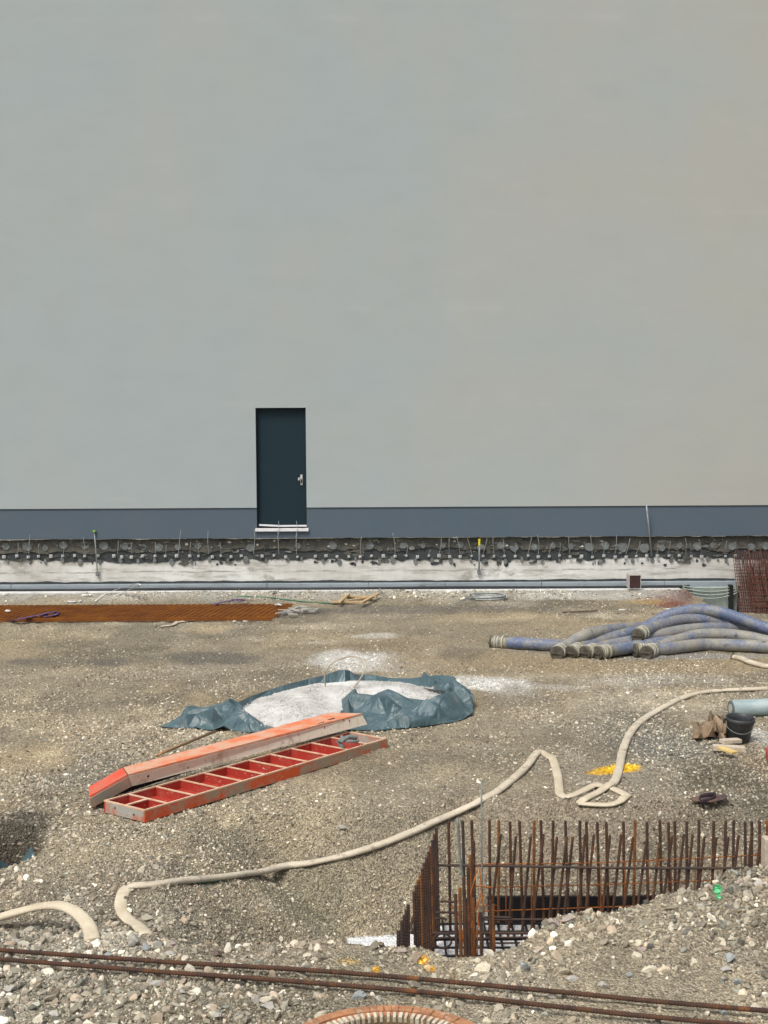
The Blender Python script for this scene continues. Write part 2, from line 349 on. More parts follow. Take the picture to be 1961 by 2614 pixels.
def found_mat():
    k = NB('whitish_concrete')
    c = k.mix(k.ramp(k.noise(1.6, 6, k.map((.6, 1, 1.6))), .35, .66), (.52, .51, .465), (.70, .70, .67))
    c = k.mix(k.ramp(k.noise(5, 5, k.map((.25, 1, 2)), .7), .52, .70), c, (.31, .295, .25))
    c = k.mix(k.ramp(k.noise(2.2, 6, k.map((.5, 1, 1)), .75), .58, .66), c, (.36, .35, .31))
    sx = k.n('ShaderNodeSeparateXYZ'); k.l(k.co, sx.inputs[0])
    ad = k.n('ShaderNodeMath', operation='ADD'); k.l(sx.outputs[2], ad.inputs[0])
    ns = k.n('ShaderNodeMath', operation='MULTIPLY'); ns.inputs[1].default_value = .12; k.l(k.noise(1.3, 4, k.map((1, 1, .2))), ns.inputs[0]); k.l(ns.outputs[0], ad.inputs[1])
    line = k.ramp(ad.outputs[0], .39, .41, (0, 0, 0, 1), (1, 1, 1, 1)); line2 = k.ramp(ad.outputs[0], .412, .43, (1, 1, 1, 1), (0, 0, 0, 1))
    f = k.mix(1.0, k.mix(1.0, line, line2, 'MULTIPLY'), k.ramp(k.noise(2.5, 4), .42, .6), 'MULTIPLY')
    c = k.mix(f, c, (.27, .26, .23))
    c = k.mix(.6, c, k.ramp(k.noise(3.5, 4, k.map((3, 1, .3))), .3, .7, (.88, .88, .87, 1), (1.06, 1.06, 1.06, 1)), 'MULTIPLY')
    return k.out(c, .9, k.bump(k.noise(20, 6), .5, .01))
m_found = found_mat()
m_bitumen = M2('black_bitumen', (.034, .041, .044), (.055, .063, .065), 4, .35, .65, .7, .6, .012, 18, c3=(.12, .12, .105), sc3=7, a3=.60, b3=.75)
m_mortar = M2('old_mortar', (.13, .125, .105), (.075, .075, .068), 4, .35, .65, .95, .9, .03, 14, c3=(.25, .24, .20), sc3=9, a3=.58, b3=.68)
m_dab = M2('glue_dab', (.19, .21, .205), (.13, .145, .145), 9, .35, .65, .9, .6, .006, 25, c3=(.26, .28, .27), sc3=14)
m_dab2 = M2('pale_mortar_smear', (.27, .28, .265), (.17, .175, .165), 9, .35, .65, .95, .8, .01, 25)
m_foam = M2('white_foam_scraps', (.72, .70, .64), (.50, .47, .41), 20, rough=.9)
m_board = M2('pale_blue_insulation', (.32, .37, .40), (.26, .30, .33), 3, .35, .65, .8, .3, .003, 30, stretch=(.4, 1, 1), c3=(.18, .19, .19), sc3=6, a3=.62, b3=.72)
m_ledge = M2('white_ledge', (.66, .67, .655), (.50, .50, .48), 4, .35, .65, .9, .5, .01, 20)

# ------------------------------------------------------------------ ground
PATCH = []   # (cx, cy, rx, ry, colour, strength, seed)
def patch(px, py, rx, ry, c, st):
    p = G(px, py); s = FPX / (np.hypot(p[1], 3.7)); a = W(px, py - ry, z=p[2]); b_ = W(px, py + ry, z=p[2])
    PATCH.append((p[0], p[1], rx / s, abs(a[1] - b_[1]) / 2, c, st, len(PATCH)))
WHT = (.66, .655, .63); OCH = (.33, .265, .17); DRK = (.085, .085, .088); TAN = (.27, .235, .175)
for a in [(900, 1685, 120, 30, WHT, .95), (960, 1622, 70, 7, WHT, .7), (820, 1640, 60, 6, WHT, .35), (1290, 1754, 95, 22, WHT, 1.0), (1220, 1745, 80, 18, WHT, .8), (1010, 1700, 160, 14, WHT, .35),
          (1430, 1755, 70, 8, WHT, .35), (540, 1680, 150, 17, DRK, .85), (270, 1690, 70, 10, DRK, .75), (90, 1690, 90, 10, DRK, .4), (1060, 1556, 330, 12, DRK, .5), (760, 1562, 150, 12, DRK, .55), (200, 1600, 300, 12, DRK, .2),
          (1250, 1690, 330, 30, OCH, .75), (1700, 1700, 330, 26, OCH, .85), (1650, 1735, 200, 18, WHT, .25), (1340, 1780, 200, 35, OCH, .35), (980, 1640, 330, 25, OCH, .35), (1320, 1610, 260, 40, TAN, .6),
          (210, 1872, 70, 8, OCH, .8), (720, 1770, 120, 10, OCH, .4), (450, 1700, 400, 60, TAN, .35), (1180, 1668, 60, 20, DRK, .35), (1370, 1655, 60, 16, DRK, .3),
          (1580, 1966, 62, 9, (.78, .47, .03), 1.0), (1530, 1972, 40, 6, (.68, .40, .03), .8), (1600, 1958, 40, 7, (.82, .50, .03), 1.0),
          (1080, 2448, 15, 13, (.72, .36, .02), .95), (1102, 2470, 13, 10, (.72, .36, .02), .95), (961, 2474, 11, 8, (.72, .38, .02), .9), (890, 2456, 38, 10, (.50, .36, .14), .7),
          (1715, 1532, 70, 24, (.20, .075, .06), .85), (1740, 1520, 30, 14, (.10, .04, .04), .8), (1640, 1535, 60, 8, (.42, .30, .14), .7), (1480, 1520, 200, 8, WHT, .5),
          (1832, 2268, 10, 8, (.05, .50, .20), .9), (1836, 2288, 6, 5, (.05, .50, .20), .9),
          (430, 2210, 90, 22, DRK, .5), (620, 2160, 90, 22, (.17, .155, .12), .5), (50, 2165, 110, 48, (.045, .042, .038), .8), (720, 2300, 150, 30, (.20, .19, .12), .5),  # near-black entry paints the shade of the left hole into the soil
          (1330, 1780, 90, 30, (.22, .20, .165), .5), (1700, 1900, 120, 60, (.22, .225, .21), .45), (1925, 1880, 40, 30, WHT, .5), (1450, 2080, 300, 50, (.27, .225, .17), .6),
          (1560, 1640, 260, 18, (.28, .275, .25), .3), (1770, 1675, 200, 9, (.30, .30, .29), .7), (740, 2275, 160, 30, (.19, .18, .12), .3), (500, 1990, 300, 90, (.20, .195, .175), .4)]:
    patch(*a)
def soil(x, y, z, jit=None):
    n1 = fbm(x * .35, y * .22, 51, 4); n2 = fbm(x * 1.3, y * .9, 61, 4); n3 = fbm(x * .8, y * .5, 77, 3)
    base = np.stack([.205 + 0 * x, .183 + 0 * x, .144 + 0 * x], -1)
    grey = np.array([.175, .172, .155]); tan = np.array([.25, .22, .165]); pale = np.array([.33, .31, .265])
    a = sstep(-.05, .35, n1)[..., None]; base = base * (1 - a) + tan * a
    a = (sstep(.05, .4, -n1 + .3 * n2) * .8)[..., None]; base = base * (1 - a) + grey * a
    a = (sstep(.15, .5, n2) * .5)[..., None]; base = base * (1 - a) + pale * a
    a = (sstep(15, 19, y) * (1 - sstep(22, 24, y)) * .4)[..., None]; base = base * (1 - a) + tan * a
    base = base * (1 + .36 * n3[..., None]) * (1.13 + .17 * (1 - sstep(10.2, 12, y)))[..., None]
    n4 = fbm(x * .55, y * .36, 201, 5); n5 = fbm(x * .8, y * .6, 211, 5); n6 = fbm(x * 3.2, y * 2.2, 221, 4); midw = sstep(11.5, 14.5, y) * (1 - .5 * sstep(23, 24.5, y))
    f = (sstep(.0, .28, n4) * .75 * midw)[..., None]; base = base * (1 - f) + np.array([.375, .315, .22]) * f
    f = (sstep(.08, .36, n5) * .55)[..., None]; base = base * (1 - f) + np.array([.145, .135, .105]) * f
    f = (sstep(.22, .42, -n5) * .5 * midw)[..., None]; base = base * (1 - f) + np.array([.40, .375, .32]) * f
    n7 = fbm(x * .22 + y * .1, y * 1.5 - x * .25, 231, 4)
    base = base * (1 + .34 * n6[..., None]) * (1 + .38 * n7[..., None]) * np.array([1.15, 1.115, 1.04])
    gd = (.5 + 1.15 * fbm(x * .9, y * .6, 123, 4) + .35 * fbm(x * .25, y * .18, 133, 3))
    f = ((1 - sstep(.15, .6, gd)) * .4)[..., None]; base = base * (1 - f) + np.array([.30, .265, .20]) * f
    e = fbm(x * 3, y * 1.6, 91, 4) * .55
    for (cx, cy, rx, ry, c, st, sd_) in PATCH:
        r = np.sqrt(((x - cx) / rx) ** 2 + ((y - cy) / ry) ** 2) + e
        f = ((1 - sstep(.45, 1.2, r)) * st)[..., None]
        if f.max() > 0: base = base * (1 - f) + np.array(c) * f
    wl = (sstep(24.6, 25.7, y + .6 * n2) * .62 * (1 - sstep(5.2, 5.6, x)))[..., None]
    base = base * (1 - wl) + np.array([.50, .50, .47]) * wl
    pf = (1 - sstep(-.80, -.785, z)) * sstep(7, 9, y) * (1 - sstep(13, 14, y)); base = base * (1 - pf[..., None]) + np.array([.84, .85, .86]) * pf[..., None]
    return base, pf
ys = [6.6]
while ys[-1] < 26.75: ys.append(ys[-1] * 1.00165)
ys = np.array([-60, -30, -15, -8, -3, 0, 2, 3.5, 4.6, 5.4, 6.0, 6.35] + ys + [27.2, 28.5])
uc = np.arange(-.40, .4001, .00125); uo = np.array([.42, .46, .52, .62, .8, 1.1, 1.6, 2.5, 5, 10])
us = np.concatenate([-uo[::-1], uc, uo]); ny, nx = len(ys), len(us)
X = us[None] * np.maximum(ys, 6.6)[:, None]; Y = np.repeat(ys[:, None], nx, 1)
Z = h(X, Y); Z = np.where(Y > 26.45, np.minimum(Z, 0.02), Z)
v = np.stack([X, Y, Z], -1).reshape(-1, 3)
me = bpy.data.meshes.new('ground'); i = (np.arange(ny - 1)[:, None] * nx + np.arange(nx - 1)[None]).ravel()
fc = np.stack([i, i + 1, i + nx + 1, i + nx], -1).astype(np.int32)
def fastmesh(me, v, fc):
    k = fc.shape[1]; me.vertices.add(len(v)); me.vertices.foreach_set('co', v.astype(np.float32).ravel())
    me.loops.add(fc.size); me.loops.foreach_set('vertex_index', fc.ravel().astype(np.int32))
    me.polygons.add(len(fc)); me.polygons.foreach_set('loop_start', (np.arange(len(fc)) * k).astype(np.int32))
    me.polygons.foreach_set('loop_total', np.full(len(fc), k, np.int32)); me.update(calc_edges=True)
fastmesh(me, v, fc)
sc_, pf = soil(v[:, 0], v[:, 1], v[:, 2])
ca = me.color_attributes.new('soil', 'FLOAT_COLOR', 'POINT'); ca.data.foreach_set('color', np.concatenate([sc_, np.ones((len(v), 1))], 1).astype(np.float32).ravel())
pa = me.attributes.new('peb', 'FLOAT', 'POINT'); pa.data.foreach_set('value', (.75 * (1 - pf)).astype(np.float32))
me.materials.append(m_ground); me.shade_smooth()
go = bpy.data.objects.new('ground', me); col.objects.link(go); go['kind'] = 'structure'

# ------------------------------------------------------------------ gravel
def ico(sub):
    b = bmesh.new(); bmesh.ops.create_icosphere(b, subdivisions=sub, radius=1)
    v_ = np.array([q.co[:] for q in b.verts]); f_ = np.array([[q.index for q in t.verts] for t in b.faces]); b.free(); return v_, f_
def rockshape(sub, k=9, lo=.4, hi=.78):
    v_, f_ = ico(sub); v_ = v_ * (1 + .12 * rng.standard_normal((len(v_), 1)))
    for _ in range(k):
        n = rng.standard_normal(3); n /= np.linalg.norm(n); d = rng.uniform(lo, hi); s_ = v_ @ n - d; v_ = v_ - np.where(s_ > 0, s_, 0)[:, None] * n
    return v_, f_
def stones(pos, size, sub, flat=(.45, .8)):
    n = len(pos); K = 24; shp = [rockshape(sub) for _ in range(K)]; f0 = shp[0][1]; VV = np.stack([s_[0] for s_ in shp])
    q = rng.standard_normal((n, 4)); q[:, 1:3] *= .35; q /= np.linalg.norm(q, axis=1)[:, None]; w_, x_, y_, z_ = q.T
    M = np.stack([1 - 2 * (y_ * y_ + z_ * z_), 2 * (x_ * y_ - z_ * w_), 2 * (x_ * z_ + y_ * w_), 2 * (x_ * y_ + z_ * w_), 1 - 2 * (x_ * x_ + z_ * z_), 2 * (y_ * z_ - x_ * w_), 2 * (x_ * z_ - y_ * w_), 2 * (y_ * z_ + x_ * w_), 1 - 2 * (x_ * x_ + y_ * y_)], -1).reshape(n, 3, 3)
    s3 = np.stack([rng.uniform(.75, 1.25, n), rng.uniform(.6, 1.0, n), rng.uniform(*flat, n)], -1) * size[:, None]
    v_ = VV[rng.integers(0, K, n)] * s3[:, None]; v_ = np.einsum('nij,nkj->nki', M, v_) + pos[:, None]
    nv = v_.shape[1]; f_ = f0[None] + (np.arange(n) * nv)[:, None, None]
    return v_.reshape(-1, 3), f_.reshape(-1, 3), nv
def scatter(n, y0, y1, umax, smin, smax, pw, dens=None):
    y = np.sqrt(rng.uniform(y0 ** 2, y1 ** 2, n)); x = rng.uniform(-umax, umax, n) * y
    s_ = smin + (smax - smin) * rng.random(n) ** pw
    d = .5 + 1.15 * fbm(x * .9, y * .6, 123, 4) + .35 * fbm(x * .25, y * .18, 133, 3)
    d = d - .75 * sstep(.0, .28, fbm(x * .55, y * .36, 201, 5)) * sstep(11.5, 14.5, y)
    if dens is not None: d = dens(x, y, d)
    k = rng.random(n) < np.clip(d, 0.07, 1); x, y, s_ = x[k], y[k], s_[k]
    z = h(x, y); k = z > -.76; return x[k], y[k], z[k], s_[k]
def moundness(x, y): return sstep(.9, 1.9, x) * sstep(8.8, 9.4, y) * (1 - sstep(10.3, 10.8, y))
sets = []
a = scatter(82000, 7.2, 12.0, .42, .006, .021, 2.0); sets.append((a, 1))
a = scatter(120000, 11.5, 19, .41, .008, .026, 2.4, lambda x, y, d: d * (1.15 - .6 * sstep(15, 19, y))); sets.append((a, 1))
a = scatter(52000, 18.5, 26.1, .38, .010, .027, 2.4, lambda x, y, d: d * (.45 + .7 * sstep(24.7, 25.5, y))); sets.append((a, 1))
a = scatter(10000, 7.2, 11.2, .36, .014, .042, 2.8, lambda x, y, d: d * (1.0 - .55 * sstep(9.0, 11, y)) + .5 * moundness(x, y)); sets.append((a, 2))
a = scatter(9000, 9.0, 10.9, .36, .009, .045, 4.2, lambda x, y, d: moundness(x, y) * 1.0 + .2 * (d > .6) + .35 * sstep(9.5, 10.5, y) * 0); sets.append((a, 2))
a = scatter(9000, 11, 16, .36, .016, .032, 2.4, lambda x, y, d: d * .55); sets.append((a, 2))
a = scatter(1500, 25.0, 26.05, .32, .02, .06, 2.2); sets.append((a, 2))
a = scatter(1100, 7.2, 9.6, .36, .035, .062, 1.8); sets.append((a, 2))
av, af, acol, off = [], [], [], 0
PAL = np.array([[.31, .29, .235], [.42, .395, .335], [.20, .185, .155], [.125, .13, .12], [.32, .265, .21], [.60, .58, .52], [.20, .165, .125], [.25, .27, .25]])
for (x, y, z, s_), sub in sets:
    v_, f_, nv = stones(np.stack([x, y, z + s_ * .12], -1), s_, sub)
    c, _ = soil(x, y, z); ci = PAL[rng.choice(len(PAL), len(x), p=[.25, .19, .20, .09, .12, .08, .05, .02])]
    m = rng.uniform(.35, .9, len(x))[:, None] if sub == 1 else rng.uniform(.55, .98, len(x))[:, None]
    sat = (c.max(1) - c.min(1)) / c.max(1); m = np.where((sat > .62)[:, None], .08, m); m = np.where((c.mean(1) > .45)[:, None] & (sub == 1), .15, m); m = np.where((c.mean(1) < .13)[:, None], m * .45, m)
    cc = (c * 1.15 * (1 - m) + ci * np.array([1.16, 1.13, 1.06]) * m) * np.clip(rng.normal(1.06, .30, (len(x), 1)), .45, 1.7)
    av.append(v_); af.append(f_ + off); acol.append(np.repeat(cc, nv, 0)); off += len(v_)
v = np.concatenate(av); f_ = np.concatenate(af); c = np.concatenate(acol)
me = bpy.data.meshes.new('gravel'); fastmesh(me, v, f_)
ca = me.color_attributes.new('soil', 'FLOAT_COLOR', 'POINT'); ca.data.foreach_set('color', np.concatenate([c, np.ones((len(v), 1))], 1).astype(np.float32).ravel())
me.materials.append(m_stone); me.shade_flat()
gr = bpy.data.objects.new('gravel', me); col.objects.link(gr)
tag(gr, 'loose grey and tan crushed stones strewn over the whole site ground', 'gravel', kind='stuff')

# ------------------------------------------------------------------ building
bl = thing('building', (0, WALL, 0), 'tall windowless grey rendered building with blue grey plinth, exposed footing and one dark door', 'building')
zt = W(980, 1294.5, y=WALL)[2]; zb = W(980, 1372, y=WALL + .02)[2]
dx0 = W(654, 1190, y=WALL)[0]; dx1 = W(782, 1190, y=WALL)[0]; dz1 = W(716, 1041, y=WALL)[2]; dz0 = W(720, 1346, y=WALL)[2]
m = MB(); TOP = 15; XW = 16
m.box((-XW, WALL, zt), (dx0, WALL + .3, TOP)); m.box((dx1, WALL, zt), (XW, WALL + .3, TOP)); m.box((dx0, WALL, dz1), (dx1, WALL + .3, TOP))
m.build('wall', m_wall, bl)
m = MB(); m.box((-XW, WALL + .02, zb), (dx0, WALL + .3, zt - .001)); m.box((dx1, WALL + .02, zb), (XW, WALL + .3, zt - .001)); m.box((dx0, WALL + .02, zb), (dx1, WALL + .3, dz0 - .05))
m.build('plinth', m_plinth, bl)
m = MB(); m.box((-XW, WALL + .15, -1.5), (XW, WALL + .31, zb - .001)); fo = m.build('foundation', m_found, bl)
FY = WALL + .15
# rough mortar band right below the plinth and bitumen coat with a ragged lower edge
def ragged(x0, x1, top, bot, amp, y0, y1, step=.03, seed=0, amp2=0):
    xs = np.arange(x0, x1, step); n = len(xs)
    bt = bot + amp * fbm(xs * .9, xs * 0 + seed, seed, 5) + (amp * .8) * fbm(xs * 6, xs * 0, seed + 5, 3); tp = top + amp2 * fbm(xs * 3, xs * 0, seed + 9, 4)
    vs = np.concatenate([np.stack([xs, xs * 0 + yy, zz], -1) for yy in (y0, y1) for zz in (bt, tp)])
    f = []
    for i_ in range(n - 1):
        a_, b_, c_, d_ = i_, n + i_, 2 * n + i_, 3 * n + i_
        f += [(a_, a_ + 1, b_ + 1, b_), (a_, c_, c_ + 1, a_ + 1), (b_, b_ + 1, d_ + 1, d_)]
    return vs, f
zbit = W(980, 1429, y=FY)[2]; zmort = W(980, 1403, y=FY)[2]
vs, f = ragged(-XW, 6.62, zb + .01, zbit, .05, FY - .012, FY, seed=4); mk('bitumen_coat', vs, f, m_bitumen, fo)
vs, f = ragged(-XW, XW, zb + .01, zmort, .07, FY - .035, FY, seed=14); mk('mortar_band', vs, f, m_mortar, fo)
vs, f = ragged(6.62, XW, zbit + .2, zbit - .02, .02, FY - .014, FY, seed=5); mk('bitumen_coat', vs, f, m_bitumen, fo)
def disc(cx, cz, rx, rz, y0, n=18, jag=.12, th=.02):
    r_ = 1 + jag * rng.standard_normal(n) * .6; t = np.arange(n) * 2 * math.pi / n
    o_ = np.stack([cx + rx * r_ * np.cos(t), np.full(n, y0), cz + rz * r_ * np.sin(t)], -1)
    i_ = np.stack([cx + rx * .86 * r_ * np.cos(t), np.full(n, y0 - th), cz + rz * .86 * r_ * np.sin(t)], -1)
    return np.concatenate([o_, i_]), [(k, (k + 1) % n, n + (k + 1) % n, n + k) for k in range(n)] + [tuple(range(n, 2 * n))]
z1 = W(980, 1395, y=FY)[2]; z2 = W(980, 1432, y=FY)[2]; zp = W(980, 1419, y=FY)[2]
x = -7.4
big = [16, 70, 117, 163, 217, 265, 318, 367, 407, 455, 505, 640, 762, 850, 945, 1030, 1080, 1132, 1175, 1228, 1280, 1313, 1365, 1412, 1457, 1505, 1545, 1590, 1645, 1690, 1735, 1780, 1820, 1870, 1918, 1955]
for px in big:
    p = W(px, 1395 + rng.uniform(-4, 4), y=FY - .03); rr = rng.uniform(.055, .092)
    vs, f = disc(p[0], p[2], rr * rng.uniform(.85, 1.2), rr, FY - .034, 18, .10, .018); mk('glue_dab', vs, f, m_dab, fo)
for px in np.arange(22, 1961, 47):
    px = px + rng.uniform(-8, 8)
    p = W(px, 1431 + rng.uniform(-4, 5), y=FY - .03); rr = rng.uniform(.028, .055)
    vs, f = disc(p[0], p[2], rr * rng.uniform(.6, 1.1), rr * 1.25, FY - .011, 14, .12, .016); mk('glue_dab', vs, f, m_dab, fo)
q = MB(); qa = MB()
for k_ in range(330):
    px = rng.uniform(-40, 1990); py = 1376 + 62 * rng.random() ** 1.1; p = W(px, py, y=FY - .04); r_ = .012 + .05 * rng.random() ** 2.5
    vs, f = disc(p[0], p[2], r_ * rng.uniform(.7, 2.4), r_ * rng.uniform(.5, 1.1), FY - (.034 if py < 1402 else .011), 9, .45, rng.uniform(.004, .022)); (q if k_ % 3 else qa).add(vs, f)
for k_ in range(34):
    px = rng.uniform(-40, 1880); p = W(px, 1438 + rng.uniform(-9, 4), y=FY); vs, f = disc(p[0], p[2], rng.uniform(.008, .05), rng.uniform(.01, .04), FY - .004, 7, .5, .009); qa.add(vs, f)
tag(q.build('mortar_smear', m_mortar, fo), kind='stuff'); tag(qa.build('bitumen_splash', m_bitumen, fo), kind='stuff')
q = MB()
for k_ in range(120):
    px = rng.uniform(-40, 1990); py = 1378 + 45 * rng.random(); p = W(px, py, y=FY - .04); r_ = .008 + .03 * rng.random() ** 2
    vs, f = disc(p[0], p[2], r_ * rng.uniform(.7, 2.6), r_ * rng.uniform(.5, 1.1), FY - (.036 if py < 1402 else .013), 8, .45, rng.uniform(.004, .02)); q.add(vs, f)
tag(q.build('pale_smear', m_dab2, fo), kind='stuff')
xs = [12, 45, 74, 100, 132, 162, 192, 218, 252, 292, 312, 337, 365, 397, 423, 452, 486, 508, 543, 565, 591, 617, 670, 700, 730, 760, 806, 833, 861, 891, 920, 949, 979, 1009, 1038, 1066, 1095, 1121, 1148, 1175, 1204, 1233, 1261, 1288, 1315, 1348, 1374, 1402, 1428, 1455, 1484, 1512, 1541, 1570, 1598, 1624, 1650, 1677, 1707, 1733, 1764, 1790, 1851, 1876]
wires = {861: 0, 891: 0, 1009: (-8, 74), 1038: (4, 30), 1095: (5, 12), 1121: (8, 54), 1148: (-1, 56), 1175: (-12, 62), 1204: (-14, 54), 1233: (14, 54), 1261: (-3, 60), 1288: (-4, 52), 1315: (1, 30), 1348: (12, 58), 1374: (-2, 66), 1402: (12, 40), 1428: (3, 40), 1455: (-4, 60), 1512: (-6, 66), 1541: (9, 40), 1570: (6, 64), 1598: (14, 54), 1624: (14, 46), 1651: (1, 30), 1677: (3, 36), 1707: (6, 40), 1750: (0, 56), 1764: (-3, 36), 1790: (-8, 52), 1851: (6, 46), 1876: (2, 40),
         45: (2, 36), 74: (3, 66), 100: (0, 36), 162: (0, 40), 218: (-8, 60), 300: (3, 46), 337: (0, 40), 397: (0, 40), 423: (2, 30), 456: (8, 86), 486: (2, 40), 508: (2, 40), 533: (-2, 80), 565: (-4, 40), 648: (2, 86), 712: (-3, 84), 757: (2, 84), 921: (2, 60)}
for px in xs:
    p = W(px, 1419 + rng.uniform(-2, 2), y=FY); s_ = rng.uniform(.022, .034)
    q = MB(); q.box((p[0] - s_, FY - .05, p[2] - s_), (p[0] + s_ * .9, FY - .040, p[2] + s_ * rng.uniform(.7, 1.1)))
    q.tube([(p[0], FY - .012, p[2]), (p[0], FY - .075, p[2] + .004)], .012, n=6)
    o = q.build('anchor_plate', m_plate, fo)
for px, a in wires.items():
    if not a: continue
    p0 = W(px, 1414, y=FY - .06); p1 = W(px + a[0] * .75, 1414 - a[1] * .72, y=WALL - .1); mid = (p0 + p1) / 2 + np.array([rng.uniform(-.012, .02), -.03, .01])
    MB().tube(smoothpath([p0, mid, p1], 5), .0065, n=5).build('wire', m_wire, fo)
q = MB()
for px in [835, 915, 1008, 1160, 505, 478, 355, 620, 590, 1480, 1540, 880, 905, 1110, 700, 660, 560, 320, 970, 1290]:
    p = W(px + rng.uniform(-6, 6), 1383 + rng.uniform(-4, 12), y=FY - .04); r_ = rng.uniform(.012, .035)
    vs, f = rockshape(1); mk('foam_scrap', vs * np.array([r_ * 1.6, r_ * .7, r_]) + p, f.tolist(), m_foam, fo)
vs, f = ragged(-XW, XW, zb + .006, zb - .008, .014, WALL - .002 + .03, WALL + .05, seed=24); mk('render_bead', vs, f, m_foam, fo)
# insulation strip, ledge
zi1 = W(980, 1487, y=FY - .1)[2]; zi0 = W(980, 1496, y=FY - .1)[2]
q = MB()
xj = [-16, -9.5, -7, -4.6, -2.2, -.3, 1.15, 2.95, 5.25, 6.6]
for a, b in zip(xj[:-1], xj[1:]): q.box((a + .004, FY - .10, zi0 - .12), (b - .004, FY - .002, zi1 - .01))
q.build('insulation_strip', m_board, fo, bevel=.006)
vs, f = ragged(-XW, 6.6, zi1 + .03, zi1 - .012, .012, FY - .025, FY, seed=34, amp2=.02); mk('bitumen_seam', vs, f, m_bitumen, fo)
q = MB(); q.box((-XW, FY - .32, -.4), (5.52, FY - .102, .016)); q.build('footing_ledge', m_ledge, fo, bevel=.01)
# door
dm = MB(); dm.box((dx0 + .02, WALL + .10, dz0 - .0), (dx1 - .02, WALL + .15, dz1 - .02)); dr = dm.build('door', m_door, bl)
q = MB(); q.box((dx0, WALL + .06, dz0 - .05), (dx0 + .019, WALL + .2, dz1)); q.box((dx1 - .019, WALL + .06, dz0 - .05), (dx1, WALL + .2, dz1)); q.box((dx0 + .019, WALL + .06, dz1 - .019), (dx1 - .019, WALL + .2, dz1))
q.build('frame', m_doorfr, dr)
p = W(770, 1225, y=WALL + .1); hx, hz = p[0], p[2]
q = MB(); q.box((hx - .022, WALL + .088, hz - .10), (hx + .022, WALL + .0995, hz + .10)); hd = q.build('handle_plate', m_plate, dr, bevel=.006)
q = MB(); q.tube([(hx - .01, WALL + .09, hz + .02), (hx - .012, WALL + .055, hz + .02)], .014, n=10); q.tube([(hx - .012, WALL + .055, hz + .02), (hx - .05, WALL + .03, hz + .02)], [.022, .03], n=12); q.build('knob', m_plate, hd)
q = MB(); q.box((hx - .006, WALL + .084, hz - .055), (hx + .012, WALL + .0875, hz + .005)); q.build('lock', m_form, hd)
q = MB(); q.box((dx0 - .03, WALL - .03, W(720, 1356, y=WALL)[2]), (dx1 + .03, WALL + .058, W(720, 1348.5, y=WALL)[2])); q.build('sill', m_white, bl)
q = MB(); a = W(662, 1340, y=WALL + .02); b = W(712, 1342.5, y=WALL + .02); c = W(783, 1342, y=WALL + .02)
q.beam(a, b, .03, .03); q.beam(b + np.array([.002, 0, 0]), c, .03, .03); o = q.build('loose_profile', m_white); tag(o, 'bent white plastic strip hanging just above the white door sill', 'strip')
for px, nm in ((711, 'left'), (757, 'right')):
    q = MB(); a = W(px, 1330, y=WALL - .04); b = W(px + 2, 1352, y=WALL - .05); c = W(px - 2, 1372, y=WALL - .045); q.tube(smoothpath([a, b, c], 4), .005, n=5)
    o = q.build('tie_wire', m_wire); tag(o, 'thin grey wire hanging across the white door sill, %s one of two' % nm, 'wire')

# pipes on the foundation
def conduit(p0, p1, y0, y1, r_, label, tip=None, foot=True):
    a = W(*p0, y=y0); b = W(*p1, y=y1); t = thing('conduit_pipe', b, label, 'pipe')
    MB().tube([a, (a * .5 + b * .5) + np.array([.004, 0, 0]), b], r_, n=8).build('tube', m_steel, t, True)
    if tip: MB().tube([a + np.array([0, 0, -.03 if tip[1] > .05 else 0]), a + np.array([0, 0, tip[1]])], tip[2], n=8).build('cap', tip[0], t)
    if foot: MB().box(b + np.array([-.032, -.02, -.03]), b + np.array([.032, .03, .045])).build('bracket', m_dab, t, bevel=.006)
conduit((241, 1358), (249, 1466), FY - .16, FY - .05, .012, 'grey upright pipe with a green cap on the exposed footing, left of the door', (m_greentip, .028, .032))
conduit((1224, 1388), (1223, 1462), FY - .16, FY - .05, .016, 'grey upright pipe with a bright yellow tip on the footing right of the door', (m_yellowtip, .09, .02))
conduit((1650, 1286), (1664, 1421), FY - .3, FY - .05, .016, 'tall thin grey pipe leaning over the plinth above the brown box', None, False)
q = MB(); P = np.array([W(px, 1503 + (2 if px < 300 else 0), y=FY - .14) for px in np.linspace(-300, 1760, 40)]); P[:, 2] = W(980, 1502, y=FY - .14)[2] + .006 * np.sin(P[:, 0] * 1.3)
q.tube(smoothpath(P, 3), .030, n=8); o = q.build('drain_pipe', m_black, smooth=True); tag(o, 'long black pipe running along the base of the wall', 'pipe')

# brown box
a = W(1605, 1502, y=25.95); sx = 30 / FPX * 26.2; t = thing('crate', (a[0] + .12, 25.95, 0.03), 'small dark brown box standing at the foot of the wall', 'box')
z0, z1_ = a[2], W(1605, 1468, y=25.95)[2]; x0 = a[0]; x1 = W(1635, 1500, y=25.95)[0]
MB().box((x0 + .02, 25.96, z0), (x1, 26.2, z1_ - .012)).build('body', m_box, t, bevel=.004)
q = MB(); q.box((x0, 25.95, z0), (x0 + .018, 26.2, z1_)); q.box((x0 + .0185, 25.95, z1_ - .011), (x1 + .01, 26.2, z1_)); q.box((x1 + .001, 25.955, z0), (x1 + .012, 26.2, z1_ - .012)); q.build('edge_strip', m_boxedge, t)

